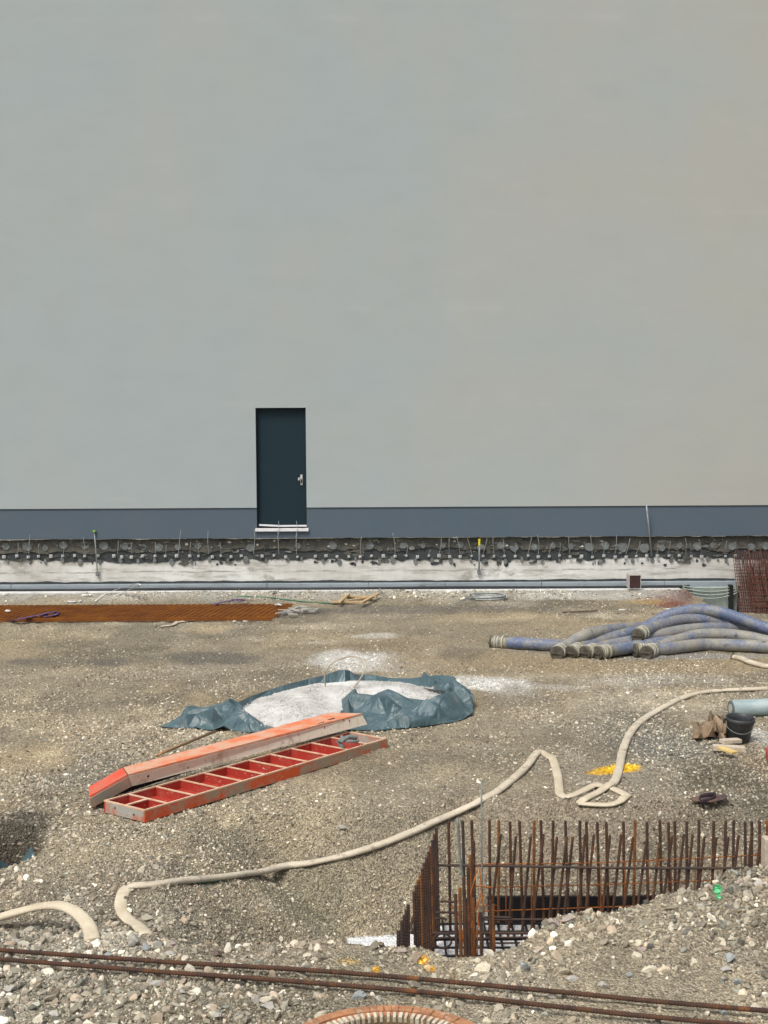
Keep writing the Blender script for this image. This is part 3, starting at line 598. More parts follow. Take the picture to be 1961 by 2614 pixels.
# membrane in the trench and rusty mats
xa = W(1764, 1500, y=FY)[0]; xb = W(1880, 1500, y=FY)[0]
nu, nv_ = 50, 40; U, V_ = np.meshgrid(np.linspace(0, 1, nu), np.linspace(0, 1, nv_))
zt_ = W(1820, 1497, y=FY - .12)[2]
xx = xa + (xb - xa) * U; zz = zt_ - V_ * (zt_ + .95); yy = FY - .13 - .04 * np.sin(U * 9 + V_ * 2) * V_ - .03 * fbm(xx * 6, zz * 2, 5, 3) - .02 * V_
f = [(j * nu + i_, j * nu + i_ + 1, (j + 1) * nu + i_ + 1, (j + 1) * nu + i_) for j in range(nv_ - 1) for i_ in range(nu - 1)]
t = thing('membrane_sheet', ((xa + xb) / 2, FY - .14, -.9), 'grey green sheet hanging down the wall into the trench beside the rusty mats', 'sheet')
mk('sheet', np.stack([xx, yy, zz], -1).reshape(-1, 3), f, m_mem, t, True, solid=.006)
for k_ in range(4):
    P = []
    for s_ in np.linspace(0, 1, 20): P.append((xa - .2 + (xb - xa + .2) * s_, FY - .19 - .012 * k_, zt_ + .02 - .035 * k_ - (.045 + .028 * k_) * math.sin(math.pi * s_) ** .8))
    MB().tube(P, .009, .013, n=6).build('fold', m_mem, t, True)
MB().tube([(xb + .01, FY - .16, zt_), (xb - .02, FY - .2, zt_ - .4), (xb - .01, FY - .2, -.9)], .016, n=6).build('edge_strip', m_black, t)
t = thing('rebar_mats', (7.4, 25.9, -.9), 'dark rusty reinforcement mats leaning upright against the wall at the right edge', 'rebar mat')
xm0 = W(1886, 1480, y=26)[0]
for k_ in range(5):
    q = MB(); ya = 25.6 - .09 * k_; top = W(1900, 1404 + 22 * (k_ % 3), y=26.1)[2]; ox = xm0 + .07 * k_ * (1 if k_ else 0); lean = .5
    for i_, x_ in enumerate(np.arange(ox, ox + 2.4, .036)):
        if rng.random() < .12: continue
        tz = top - rng.uniform(0, .12)
        q.beam((x_, ya, -.93), (x_ + rng.uniform(-.015, .015), FY - .10 - .03 * k_, tz), .010, .010, up=(0, 1, 0))
    for j, zz_ in enumerate(np.arange(-.85, top - .25, .055 if k_ < 2 else .1)):
        fr = (zz_ + .93) / (top + .93); yy_ = ya + (FY - .10 - .03 * k_ - ya) * fr
        q.beam((ox - .02, yy_ - .012, zz_), (ox + 2.4, yy_ - .012, zz_ + rng.uniform(-.03, .03)), .010, .010)
    q.build('mat', m_meshdark if k_ % 2 else m_meshdark, t)
MB().box((xm0 - .09, FY - .24, -.95), (xm0 - .02, FY - .1, W(1880, 1500, y=26)[2])).build('edge_board', m_form, t)

# ------------------------------------------------------------------ far ground items
A0 = W(693, 1585, z=.0); A1 = W(748, 1541, z=.07)
zl = A0[2]; t = thing('rebar_mat_stack', (-4.5, 23.3, 0), 'flat stack of bright rusty orange reinforcement mats on the ground at left', 'rebar mat')
zg = .005; th_ = .012; sY = np.array([A1[1] - A0[1]]); 
for k_ in range(5):
    q = MB(); z_ = zg + .01 + k_ * th_; o0 = rng.uniform(-.03, .03); o1 = rng.uniform(-.02, .02)
    for i_ in range(15):
        s_ = i_ / 14; yy_ = A0[1] + o1 + (A1[1] - A0[1]) * s_; q.beam((-8.2, yy_, z_), (A0[0] + (A1[0] - A0[0]) * s_ + o0 + rng.uniform(-.03, .03), yy_, z_), .011, .009)
    sk = A1[0] - A0[0]
    for x_ in np.arange(-8.15, A0[0] - .03, .10):
        q.beam((x_ + o0 * 2, A0[1] + o1, z_ + .008), (x_ + o0 * 2 + sk, A1[1] + o1, z_ + .008), .011, .009)
    q.build('mat', m_meshrust, t)
def ribbon(pts, wd, th, name, mat, label, cat, z=None, parent=None, tw=0):
    P = smoothpath(pts, 6); n = len(P); o = MB().tube(P, wd / 2 * (1 + .15 * np.sin(np.arange(n) * 1.3)), th / 2, n=6).build(name, mat, parent, True)
    return tag(o, label, cat)
zs = zg + 5 * th_ + .02
for L, lab in (([(28, 1586, .02), (50, 1580, zs), (80, 1574, zs), (110, 1568, zs + .03), (125, 1564, zs + .05), (146, 1562, zs), (138, 1570, zs + .01), (115, 1573, zs), (118, 1566, zs + .03)], 'purple strap draped over the near edge of the rusty mat stack'),
               ([(548, 1542, zs), (570, 1537, .1), (592, 1533, .08), (604, 1530, .1), (622, 1531, .08), (610, 1534, .1), (595, 1529, .12)], 'purple strap bunched behind the far end of the rusty mat stack')):
    ribbon([W(a, b, z=c) for a, b, c in L], .09, .015, 'strap', m_purple, lab, 'strap')
def scrap(px, py, sx, sy, sz, mat, name, label, cat, z=None, rot=None, group=None):
    p = W(px, py, z=z) if z is not None else G(px, py); vs, f = rockshape(2, 12, .4, .8); a = rot if rot is not None else rng.uniform(-.6, .6)
    vs = vs * np.array([sx, sy, sz]); c_, s_ = math.cos(a), math.sin(a); vs = vs @ np.array([[c_, s_, 0], [-s_, c_, 0], [0, 0, 1]])
    o = mk(name, vs + p + np.array([0, 0, sz * .6]), f.tolist(), mat); return tag(o, label, cat, group)
scrap(20, 1562, .05, .05, .03, m_litter, 'paper_scrap', 'small white scrap on the left end of the rusty mat stack', 'litter', z=zs)
scrap(711, 1546, .085, .06, .025, m_litter, 'paper_scrap', 'white scrap on the right end of the rusty mat stack', 'litter', z=zs)
for a in [(220, 1523, .10, .1, .03, 'large white foam piece by the wall base at left'), (180, 1537, .12, .12, .02, 'flat cream scrap behind the rusty mat stack'), (205, 1536, .05, .08, .02, 'small pale scrap beside the flat cream scrap behind the mats'),
          (10, 1520, .09, .08, .02, 'white scrap by the wall base at the left edge'), (798, 1530, .04, .04, .02, 'small white lump left of the wooden frame'), (1150, 1543, .04, .04, .012, 'small white chip between the wooden frame and the wire coil'),
          (1588, 1558, .10, .08, .015, 'flat white chip on the ground below the brown box'), (1705, 1555, .09, .08, .012, 'flat white chip beside the red soil'), (635, 1586, .10, .03, .015, 'thin white strip in front of the rusty mats'), (598, 1588, .035, .035, .02, 'short white chip in front of the rusty mats')]:
    scrap(a[0], a[1], a[2], a[3], a[4], m_litter, 'litter', a[5], 'litter')
# strapping loop
P = [W(243, 1535, z=.03), W(262, 1520, z=.05), W(292, 1507, z=.12), W(330, 1494, z=.25), W(352, 1490, z=.33), W(357, 1494, z=.32), W(345, 1499, z=.25), W(318, 1510, z=.12), W(290, 1522, z=.05), W(268, 1530, z=.03)]
ribbon(P, .045, .008, 'strapping_loop', m_litter, 'stiff white plastic strapping loop sticking up behind the rusty mats', 'strap')
# green cord
P = [G(px, py) + np.array([0, 0, .012]) for px, py in ((600, 1524), (660, 1525), (720, 1531), (770, 1537), (830, 1541), (878, 1544))]
o = MB().tube(smoothpath(P, 5), .012, n=5).build('green_cord', m_green, smooth=True); tag(o, 'thin green cord lying on the ground left of the wooden frame', 'cord')
# wooden frame
t = thing('broken_pallet', G(900, 1530), 'broken light wooden frame lying on the ground near the wall', 'frame')
for (a, b, z0, z1_) in (((845, 1537), (935, 1537), .05, .05), ((866, 1538), (889, 1517), .09, .10), ((922, 1539), (966, 1515), .09, .11), ((886, 1522), (962, 1524), .06, .10), ((884, 1534), (950, 1524), .06, .07), ((905, 1530), (950, 1528), .05, .05)):
    MB().beam(W(*a, z=z0), W(*b, z=z1_), .06, .03).build('board', m_wood, t, bevel=.003)
# spacers
sp = [(718, 1574, 40, .22), (725, 1566, -10, .2), (735, 1570, 30, .2), (742, 1560, -25, .18), (748, 1576, 5, .16), (755, 1563, 55, .2), (762, 1568, -30, .2), (770, 1560, 15, .2), (775, 1568, 35, .16), (784, 1562, -20, .22), (790, 1566, 10, .2), (800, 1561, 0, .14), (811, 1564, 70, .08), (745, 1566, 60, .22), (778, 1556, -50, .16)]
for (px, py, a, L) in sp:
    p = G(px, py) + np.array([0, 0, .03 + rng.uniform(0, .04)]); d = np.array([math.cos(R(a)), math.sin(R(a)), rng.uniform(-.1, .1)]) * L / 2
    o = MB().beam(p - d, p + d, .035, .03).build('concrete_spacer', m_conc, bevel=.004); tag(o, 'short pale grey concrete bar in the loose heap at the end of the rusty mats', 'spacer', 'concrete bar spacers heaped by the mats')
# plank scraps
for L, lab in (([(412, 1602), (440, 1598), (452, 1590)], 'bent pale wooden splinter in front of the rusty mats'), ([(455, 1591), (478, 1588), (496, 1586)], 'straight pale wooden splinter in front of the rusty mats')):
    P = [G(*q) + np.array([0, 0, .02]) for q in L]; o = MB().tube(smoothpath(P, 4), .035, .012, n=4).build('wood_splinter', m_woodgrey); tag(o, lab, 'wood scrap')
# wire coil
c0 = G(1248, 1530); t = thing('wire_coil', c0, 'coil of grey cable lying near the wall', 'cable')
q = MB(); th = np.linspace(0, 2 * math.pi * 6, 240); rr = .29 + .012 * np.sin(th * 1.7)
q.tube(np.stack([c0[0] + .0 + rr * np.cos(th), c0[1] + rr * .9 * np.sin(th), c0[2] + .02 + .012 * th / (2 * math.pi) + .004 * np.sin(th * 3)], -1), .010, n=6); q.build('coil', m_wire, t, True)
for k_ in range(5):
    a = G(1213, 1535 - k_) + np.array([0, 0, .03]); b = G(1165 + 12 * k_, 1545 - 5 * k_) + np.array([0, 0, .03 + .02 * k_]); MB().tube(smoothpath([a, (a + b) / 2 + np.array([0, 0, .03]), b], 4), .008, n=5).build('loose_end', m_dab, t, True)
# pole on ground
o = MB().tube([G(1436, 1566) + np.array([0, 0, .02]), G(1525, 1562) + np.array([0, 0, .02])], .012, n=6).build('thin_rod', m_scrap); tag(o, 'thin brown rod lying on the open ground left of the hoses', 'rod')

# ------------------------------------------------------------------ big hoses
def big_hose(pts, r_, label, seed, mouth=True):
    P = smoothpath([W(a, b, z=c) for a, b, c in pts], 10)
    gz = h(P[:, 0], P[:, 1], False) + r_ * .95; P[:, 2] = np.maximum(P[:, 2], gz)
    t = thing('suction_hose', (P[0][0], P[0][1], 0), label, 'hose', 'thick blue hoses piled on the ground')
    MB().tube(P[3:], r_, n=18).build('hose_body', hose_blue('blue_hose_rubber', seed), t, True)
    if mouth:
        d = P[3] - P[5]; d /= np.linalg.norm(d); e = P[4]; L = .21
        c = MB(); c.tube([e - d * .05, e + d * L], r_ * 1.04, n=20); cp = c.build('coupling', m_coup, t, False, bevel=.008)
        for s_, w_, k_ in ((.015, .022, 1.18), (.085, .020, 1.13), (.125, .016, 1.17)):
            MB().tube([e + d * s_, e + d * (s_ + w_)], r_ * k_, n=20).build('clamp_ring', m_pale, cp, False, bevel=.004)
        MB().tube([e + d * (L - .03), e + d * (L - .01), e + d * (L + .006)], [r_ * 1.10, r_ * 1.12, r_ * 1.05], n=20).build('end_cap', m_cap, cp)
        q = MB(); sd_ = np.cross(d, (0, 0, 1)); sd_ /= np.linalg.norm(sd_); q.beam(e + d * (L + .012) - sd_ * r_ * .8, e + d * (L + .012) + sd_ * r_ * .8, .02, .02); q.build('cap_bar', m_cap, cp)
    return t
RH = .088
big_hose([(1262, 1640, .09), (1330, 1644, .09), (1400, 1648, .09), (1450, 1648, .09), (1500, 1644, .09), (1560, 1636, .09), (1640, 1624, .09)], RH, 'blue hose reaching farthest left, apart from the pile', 1)
big_hose([(1424, 1665, .09), (1447, 1650, .12), (1490, 1624, .26), (1545, 1611, .28), (1620, 1604, .22), (1720, 1602, .12), (1850, 1602, .1), (2100, 1610, .09)], RH, 'leftmost capped hose of the pile, arching up from a dark end cap', 2)
big_hose([(1466, 1662, .09), (1500, 1648, .13), (1550, 1632, .18), (1610, 1617, .22), (1680, 1609, .2), (1800, 1610, .12), (2050, 1618, .09)], RH, 'second capped hose from the left in the row of hose ends', 3)
big_hose([(1500, 1664, .09), (1545, 1651, .12), (1610, 1638, .15), (1680, 1622, .2), (1760, 1608, .24), (1850, 1604, .22), (1940, 1611, .15), (2100, 1630, .09)], RH, 'third hose from the left, with an olive coloured end cap', 4)
big_hose([(1536, 1665, .09), (1580, 1657, .10), (1650, 1647, .12), (1720, 1637, .14), (1800, 1634, .12), (1900, 1640, .09), (2100, 1645, .09)], RH, 'fourth capped hose from the left, lowest one running straight right', 5)
big_hose([(1632, 1619, .27), (1662, 1605, .30), (1710, 1590, .33), (1760, 1582, .34), (1820, 1583, .32), (1900, 1597, .25), (2000, 1622, .14), (2200, 1635, .09)], RH, 'hose resting on top of the pile with its capped end raised off the ground', 6)
big_hose([(1590, 1630, .1), (1650, 1602, .22), (1700, 1574, .38), (1745, 1561, .45), (1790, 1557, .47), (1840, 1564, .44), (1890, 1580, .36), (1961, 1605, .24), (2060, 1632, .12), (2200, 1650, .09)], RH, 'bright blue hose arching highest over the pile', 7, mouth=False)
big_hose([(1652, 1665, .09), (1690, 1650, .11), (1740, 1632, .16), (1790, 1621, .2), (1850, 1620, .2), (1910, 1627, .17), (1980, 1640, .12), (2150, 1655, .09)], RH, 'dusty grey hose at the front right of the pile with a banded end', 8)
big_hose([(1636, 1660, .09), (1690, 1658, .09), (1740, 1654, .09), (1800, 1648, .09), (1870, 1649, .09), (1961, 1654, .09), (2150, 1666, .09)], RH, 'grey hose lying flat on the ground behind the banded dusty hose', 9)
# small cream hose with coupling
P = smoothpath([G(a, b) + np.array([0, 0, .035]) for a, b in ((1872, 1684), (1890, 1687), (1915, 1697), (1940, 1704), (1970, 1708), (2100, 1705))], 6)
t = thing('canvas_hose', P[0], 'short length of cream hose with a coupling, in front of the blue hose pile', 'hose'); MB().tube(P, .045, .035, n=12).build('hose_body', m_hosecr, t, True)
c = MB(); c.tube([P[0] + (P[0] - P[2]) * .1, P[0] + (P[0] - P[2]) * .6], .052, n=14); c.build('coupling', m_coup, t, bevel=.006); MB().tube([P[0] + (P[0] - P[2]) * .25, P[0] + (P[0] - P[2]) * .36], .062, n=14).build('clamp_ring', m_cap, t)

# ------------------------------------------------------------------ long canvas hose
def flathose(segs, wid, hgt, name, mat, label, parent=None):
    q = MB()
    for L in segs:
        lift = [a[2] if len(a) > 2 else 0 for a in L]
        P0 = np.array([G(a[0], a[1]) for a in L]); P0[:, 2] = h(P0[:, 0], P0[:, 1], False) + hgt * .42 + np.array(lift)
        P = smoothpath(P0, 10); lf = np.interp(np.arange(len(P)) / 10, np.arange(len(lift)), lift)
        n = len(P); P[:, 2] = np.maximum(h(P[:, 0], P[:, 1], False) + hgt * .38 + lf, P[:, 2])
        if n > 60:
            kk = np.hanning(27); kk /= kk.sum(); zs0 = np.convolve(np.pad(P[:, 2], 13, 'edge'), kk, 'valid'); P[:, 2] = np.maximum(zs0, P[:, 2] - .03)
        s_ = np.concatenate([[0], np.cumsum(np.linalg.norm(np.diff(P, axis=0), axis=1))])
        a = wid / 2 * (1 + .07 * fbm(s_ * 2.2, s_ * 0, 3, 3) + .05 * fbm(s_ * 9, s_ * 0, 8, 2)); b = hgt / 2 * (1 + .25 * fbm(s_ * 3.2, s_ * 0, 13, 3))
        end = np.minimum(s_, s_[-1] - s_); k = np.clip(end / .05, 0, 1); b = b * (.35 + .65 * k)
        q.tube(P, a, b, n=14, sq=.85)
    o = q.build(name, mat, parent, True); return o
c0 = G(1500, 2035)
t = thing('canvas_hose', c0, 'long cream canvas hose snaking across the site with folded kinks in the middle', 'hose')
flathose([[(2150, 1758), (2050, 1760), (1961, 1762), (1900, 1764), (1844, 1766)]], .085, .045, 'hose_body', m_hosecr, None, t)
flathose([[(1846, 1766), (1800, 1771), (1761, 1779), (1722, 1795), (1688, 1813), (1652, 1834), (1624, 1857), (1606, 1882), (1595, 1906), (1587, 1932), (1583, 1955), (1577, 1980), (1570, 1998), (1556, 2014)]], .088, .045, 'hose_body', m_hosecr, None, t)
flathose([[(1558, 2014), (1580, 2024), (1603, 2036)], [(1600, 2034), (1585, 2048), (1558, 2058), (1520, 2058), (1476, 2055)], [(1477, 2056), (1496, 2042), (1528, 2026), (1562, 2010, .03)], [(1535, 2017, .02), (1522, 2010, .01), (1490, 2022), (1462, 2034), (1443, 2039)],
          [(1446, 2040), (1430, 2031), (1427, 2010), (1424, 1985), (1417, 1958), (1410, 1940), (1400, 1930)], [(1408, 1940), (1394, 1930), (1374, 1918)]], .088, .034, 'hose_fold', m_hosetip, None, t)
flathose([[(1376, 1922), (1366, 1932), (1352, 1952), (1330, 1976), (1297, 2004), (1262, 2030), (1223, 2052), (1188, 2070), (1150, 2086), (1100, 2108), (1050, 2130), (1000, 2150), (940, 2172), (870, 2192), (790, 2210), (720, 2226), (650, 2236), (570, 2244), (480, 2252), (400, 2260), (326, 2270)]], .086, .046, 'hose_body', m_hosecr, None, t)
flathose([[(330, 2266), (318, 2278), (311, 2296), (309, 2318), (316, 2338), (330, 2354), (348, 2368), (372, 2384)]], .10, .030, 'hose_tip', m_hosetip, None, t)
P = [W(-60, 2362, y=9.9), W(0, 2342, y=9.95), W(50, 2327, y=9.95), (W(100, 2314, y=9.9)), W(150, 2312, y=9.8), W(190, 2326, y=9.7), W(215, 2348, y=9.6), W(230, 2372, y=9.5), W(236, 2400, y=9.4)]
P = smoothpath(P, 8); n = len(P); s_ = np.linspace(0, 1, n)
o = MB().tube(P, .028 + .028 * s_, .014 + .010 * np.sin(s_ * 9) ** 2, n=12, sq=.8, up=(0, -.4, 1)).build('canvas_hose', m_hosetip, smooth=True); tag(o, 'pale flattened hose arching out of the ground at the left edge', 'hose')

# ------------------------------------------------------------------ roll, bucket, paper, wood
a = W(1868, 1809, z=.115); b = W(2100, 1800, z=.115); d = (b - a) / np.linalg.norm(b - a); t = thing('membrane_roll', (a[0] + .6, a[1], 0), 'blue grey rolled up sheet lying at the right edge behind the bucket', 'roll')
MB().tube([a, a + d * .6, a + d * 1.6], [.098, .10, .10], n=28).build('roll_body', m_roll, t, True); MB().tube([a - d * .012, a + d * .03], .094, n=28).build('roll_end', m_rollend, t); MB().tube([a - d * .02, a + d * .02], .05, n=20).build('core', m_conc, t)
bp = G(1892, 1900); bc = np.array([bp[0] , bp[1] + .12, h(bp[0], bp[1], False) - .005]); t = thing('bucket', bc, 'black plastic builder bucket standing on the gravel at right', 'bucket')
prof = [(0, .01), (.105, .0), (.112, .012), (.14, .22), (.143, .225), (.152, .232), (.153, .27), (.146, .272), (.141, .27), (.136, .22), (.104, .02), (0, .02)]
n = 40; tl = R(-4)
vs = np.array([[r_ * math.cos(2 * math.pi * k_ / n), r_ * math.sin(2 * math.pi * k_ / n), z_] for r_, z_ in prof for k_ in range(n)])
vs = vs @ np.array(Matrix.Rotation(R(5), 3, 'X')).T @ np.array(Matrix.Rotation(R(3), 3, 'Y')).T
f = [(i_ * n + k_, i_ * n + (k_ + 1) % n, (i_ + 1) * n + (k_ + 1) % n, (i_ + 1) * n + k_) for i_ in range(len(prof) - 1) for k_ in range(n)]
mk('pail', vs + bc, f, m_bucket, t, True)
q = MB(); th = np.linspace(-math.pi * .97, -.03, 24); P = np.stack([.155 * np.cos(th), -.02 + .155 * np.sin(th), .225 - .0 * th - .10 * np.sin(-th)], -1); q.tube(P + bc, .0035, n=6); q.build('handle', m_conduit, t, True)
q = MB()
for sx in (-1, 1): q.box(bc + np.array([sx * .15 - .012, -.02, .2]), bc + np.array([sx * .15 + .012, .02, .255]))
q.build('handle_lug', m_bucket, t, bevel=.004)
o = MB().box(G(1871, 1840) + np.array([-.02, 0, -.02]), G(1871, 1840) + np.array([.02, .02, .07])).build('wooden_stake', m_red); tag(o, 'small reddish stake stub between the bucket and the blue grey roll', 'stake')
for (a, b, wd, ht, z0, mt, lab) in (((1820, 1908), (1902, 1912), .10, .05, .035, m_woodgrey, 'longest pale wood offcut in front of the bucket'), ((1842, 1893), (1888, 1890), .09, .04, .08, m_woodgrey, 'short pale wood offcut leaning against the bucket'), ((1838, 1908), (1876, 1922), .085, .025, .075, m_woodyel, 'yellow wood offcut lying across the longer one by the bucket')):
    o = MB().beam(W(*a, z=z0), W(*b, z=z0 - .01), wd, ht).build('wood_offcut', mt, bevel=.003); tag(o, lab, 'wood scrap')
def crumple(outline, zmax, npts, mat, name, label, cat, seed, base=0, zfun=None, sub=2, solid=.004, parent=None, smooth=False, extra=()):
    rg = np.random.default_rng(seed)
    O = [W(a[0], a[1], z=a[2] if len(a) > 2 else base) for a in outline]
    xs_ = [o_[0] for o_ in O]; ys_ = [o_[1] for o_ in O]; pts = [Vector((o_[0], o_[1])) for o_ in O]; zs_ = {}
    n0 = len(pts); zl_ = [o_[2] for o_ in O]
    for e in extra:
        p_ = W(e[0], e[1], z=e[2]); pts.append(Vector((p_[0], p_[1]))); zl_.append(p_[2])
    tries = 0
    while len(pts) < n0 + len(extra) + npts and tries < 20000:
        tries += 1; x_ = rg.uniform(min(xs_), max(xs_)); y_ = rg.uniform(min(ys_), max(ys_)); inside = False; j = n0 - 1
        for i_ in range(n0):
            if (ys_[i_] > y_) != (ys_[j] > y_) and x_ < (xs_[j] - xs_[i_]) * (y_ - ys_[i_]) / (ys_[j] - ys_[i_]) + xs_[i_]: inside = not inside
            j = i_
        if not inside or min((p_ - Vector((x_, y_))).length for p_ in pts) < .045: continue
        zz_ = zfun(x_, y_, rg) if zfun else base + rg.random() * zmax
        pts.append(Vector((x_, y_))); zl_.append(zz_)
    r_ = geometry.delaunay_2d_cdt(pts, [(i_, (i_ + 1) % n0) for i_ in range(n0)], [], 1, 1e-5)
    b_ = bmesh.new(); vv = []
    for k_, p_ in enumerate(r_[0]):
        src = r_[3][k_]; z_ = zl_[src[0]] if src else base
        vv.append(b_.verts.new((p_[0], p_[1], z_)))
    for f_ in r_[2]:
        try: b_.faces.new([vv[i_] for i_ in f_])
        except ValueError: pass
    bmesh.ops.triangulate(b_, faces=b_.faces)
    for _ in range(sub):
        bmesh.ops.subdivide_edges(b_, edges=b_.edges, cuts=1, use_grid_fill=True)
        bmesh.ops.smooth_vert(b_, verts=[q_ for q_ in b_.verts if not q_.is_boundary], factor=.16, use_axis_x=True, use_axis_y=True, use_axis_z=True)
    for q_ in b_.verts:
        g = float(h(q_.co.x, q_.co.y, False)) + .012
        if q_.co.z < g: q_.co.z = g
    V3 = np.array([q_.co[:] for q_ in b_.verts]); b_.verts.index_update(); F3 = [[q_.index for q_ in f_.verts] for f_ in b_.faces]; b_.free()
    o_ = mk(name, V3, F3, mat, parent, smooth, solid=solid)
    return tag(o_, label, cat) if label else o_
t = thing('crumpled_paper', G(1815, 1884), 'crumpled brown paper sack left of the bucket', 'paper')
crumple([(1766, 1886, .01), (1772, 1866, .04), (1778, 1842, .20), (1784, 1858, .02), (1796, 1862, .03), (1810, 1846, .10), (1806, 1860, .03), (1822, 1866, .02), (1846, 1868, .03), (1868, 1888, .01), (1850, 1889, .05), (1830, 1884, .01), (1808, 1880, .06), (1796, 1886, .01), (1782, 1884, .05)], .2, 26, m_paper, 'torn_flap', None, None, 5, 0, lambda x, y, g: g.choice([.01, .02, .09, .14]), 0, .004, t)
crumple([(1800, 1858, .05), (1804, 1836, .16), (1816, 1830, .08), (1826, 1822, .20), (1838, 1828, .10), (1850, 1824, .18), (1856, 1844, .10), (1862, 1862, .05), (1866, 1884, .02), (1852, 1872, .12), (1840, 1878, .03), (1828, 1866, .12), (1814, 1870, .04)], .2, 30, m_paper, 'sack', None, None, 8, 0, lambda x, y, g: g.choice([.03, .06, .14, .20]), 0, .004, t)
t = thing('brown_scrap', G(1822, 2042), 'curled dark brown leathery scrap lying alone on the gravel at right', 'scrap')
P = smoothpath([W(1786, 2041, z=.03), W(1792, 2033, z=.05), W(1822, 2028, z=.06), W(1826, 2033, z=.05), W(1812, 2043, z=.03), W(1792, 2046, z=.03), W(1786, 2041, z=.03)], 6)
MB().tube(P, .006, .022, n=8, cap=False).build('curl', m_scrapd, t, True)
crumple([(1762, 2040, .03), (1790, 2036, .02), (1825, 2032, .02), (1855, 2029, .05), (1857, 2040, .03), (1840, 2043, .02), (1815, 2048, .02), (1790, 2047, .02), (1770, 2045, .02)], .05, 10, m_scrap, 'flap', None, None, 6, .02, lambda x, y, g: g.choice([.015, .04]), 1, .01, t)
scrap(1824, 2052, .03, .03, .025, m_rockred, 'rock', 'small pinkish stone touching the dark brown scrap', 'rock')
o = MB().beam(G(1968, 1932) + np.array([0, 0, .05]), G(1982, 1985) + np.array([0, 0, .05]), .10, .09).build('plastic_piece', m_red); tag(o, 'red and orange plastic piece just entering the right edge of the photo', 'plastic')

# ------------------------------------------------------------------ tarpaulin with gravel
tarp_out = [(405, 1857, .01), (428, 1846, .05), (470, 1822, .04), (510, 1810, .05), (560, 1800, .06), (610, 1792, .10), (640, 1777, .08), (690, 1760, .09), (740, 1745, .10), (790, 1732, .11), (830, 1724, .13), (850, 1716, .20), (866, 1711, .27), (880, 1709, .30), (893, 1712, .27), (905, 1722, .16), (930, 1722, .10), (960, 1724, .10), (1000, 1731, .10), (1050, 1732, .11), (1085, 1727, .12), (1125, 1723, .12), (1162, 1728, .12), (1166, 1738, .13), (1180, 1748, .10), (1209, 1774, .15), (1206, 1790, .10), (1208, 1818, .05), (1180, 1838, .02), (1150, 1850, .01), (1100, 1857, .01), (1030, 1865, .01), (960, 1872, .01), (900, 1868, .02), (840, 1868, .02), (760, 1862, .02), (700, 1868, .02), (620, 1872, .02), (590, 1864, .03), (572, 1852, .09), (548, 1862, .04), (528, 1866, .02), (500, 1856, .05), (480, 1860, .02), (440, 1860, .02)]
gc = W(840, 1795, z=.0)
def ingravel(x, y):
    # ellipse of the gravel heap on the sheet
    return ((x - gc[0]) / 1.05) ** 2 + ((y - gc[1]) / 1.45) ** 2
gel = [(606, 1806), (650, 1779), (700, 1762), (760, 1748), (830, 1741), (900, 1738), (980, 1739), (1060, 1743), (1110, 1750), (1135, 1762), (1150, 1775), (1120, 1792), (1060, 1800), (980, 1805), (900, 1815), (870, 1845), (800, 1858), (720, 1862), (660, 1850), (622, 1828)]
gp = np.array([W(a, b, z=.05)[:2] for a, b in gel])
def inpoly(x, y, P_):
    c_ = np.zeros(np.shape(x), bool); j = len(P_) - 1
    for i_ in range(len(P_)):
        k_ = ((P_[i_, 1] > y) != (P_[j, 1] > y)) & (x < (P_[j, 0] - P_[i_, 0]) * (y - P_[i_, 1]) / (P_[j, 1] - P_[i_, 1] + 1e-12) + P_[i_, 0]); c_ ^= k_; j = i_
    return c_
def dpoly(x, y, P_):
    d_ = np.full(np.shape(x), 1e9)
    for i_ in range(len(P_)):
        a_, b_ = P_[i_ - 1], P_[i_]; ab = b_ - a_; t_ = np.clip(((x - a_[0]) * ab[0] + (y - a_[1]) * ab[1]) / (ab @ ab), 0, 1)
        d_ = np.minimum(d_, np.hypot(x - a_[0] - ab[0] * t_, y - a_[1] - ab[1] * t_))
    return d_
gcen = gp.mean(0); gps = gcen + (gp - gcen) * 1.03
def tz(x, y, g):
    if inpoly(x, y, gps): return .0
    if x > .2 or y < gcen[1]: return g.choice([.015, .03, .08, .13, .17])
    return g.choice([.01, .03, .07, .10])
tp = thing('tarpaulin', (gc[0], gc[1], 0), 'crumpled grey green tarpaulin spread under the white gravel heap', 'tarpaulin')
crumple(tarp_out, .1, 250, m_tarp, 'sheet', None, None, 11, .02, tz, 2, .004, tp)
flap = [(872, 1786, .13), (900, 1784, .14), (935, 1783, .14), (980, 1779, .15), (1010, 1778, .16), (1040, 1782, .15), (1080, 1787, .15), (1100, 1790, .16), (1125, 1792, .15), (1140, 1778, .16), (1150, 1760, .14), (1120, 1752, .15), (1090, 1748, .16), (1070, 1741, .15), (1110, 1734, .17), (1160, 1744, .16), (1190, 1762, .14), (1206, 1776, .13), (1207, 1800, .08), (1206, 1820, .03), (1170, 1842, .02), (1120, 1852, .02), (1040, 1862, .02), (960, 1868, .02), (925, 1862, .03), (915, 1852, .05), (895, 1840, .06), (880, 1822, .08), (874, 1805, .11)]
crumple(flap, .1, 62, m_tarp, 'flap', None, None, 23, .05, lambda x, y, g: .05 + .06 * sstep(13.9, 14.9, y) + g.choice([0, .02, .11, .19]), 3, .004, tp)
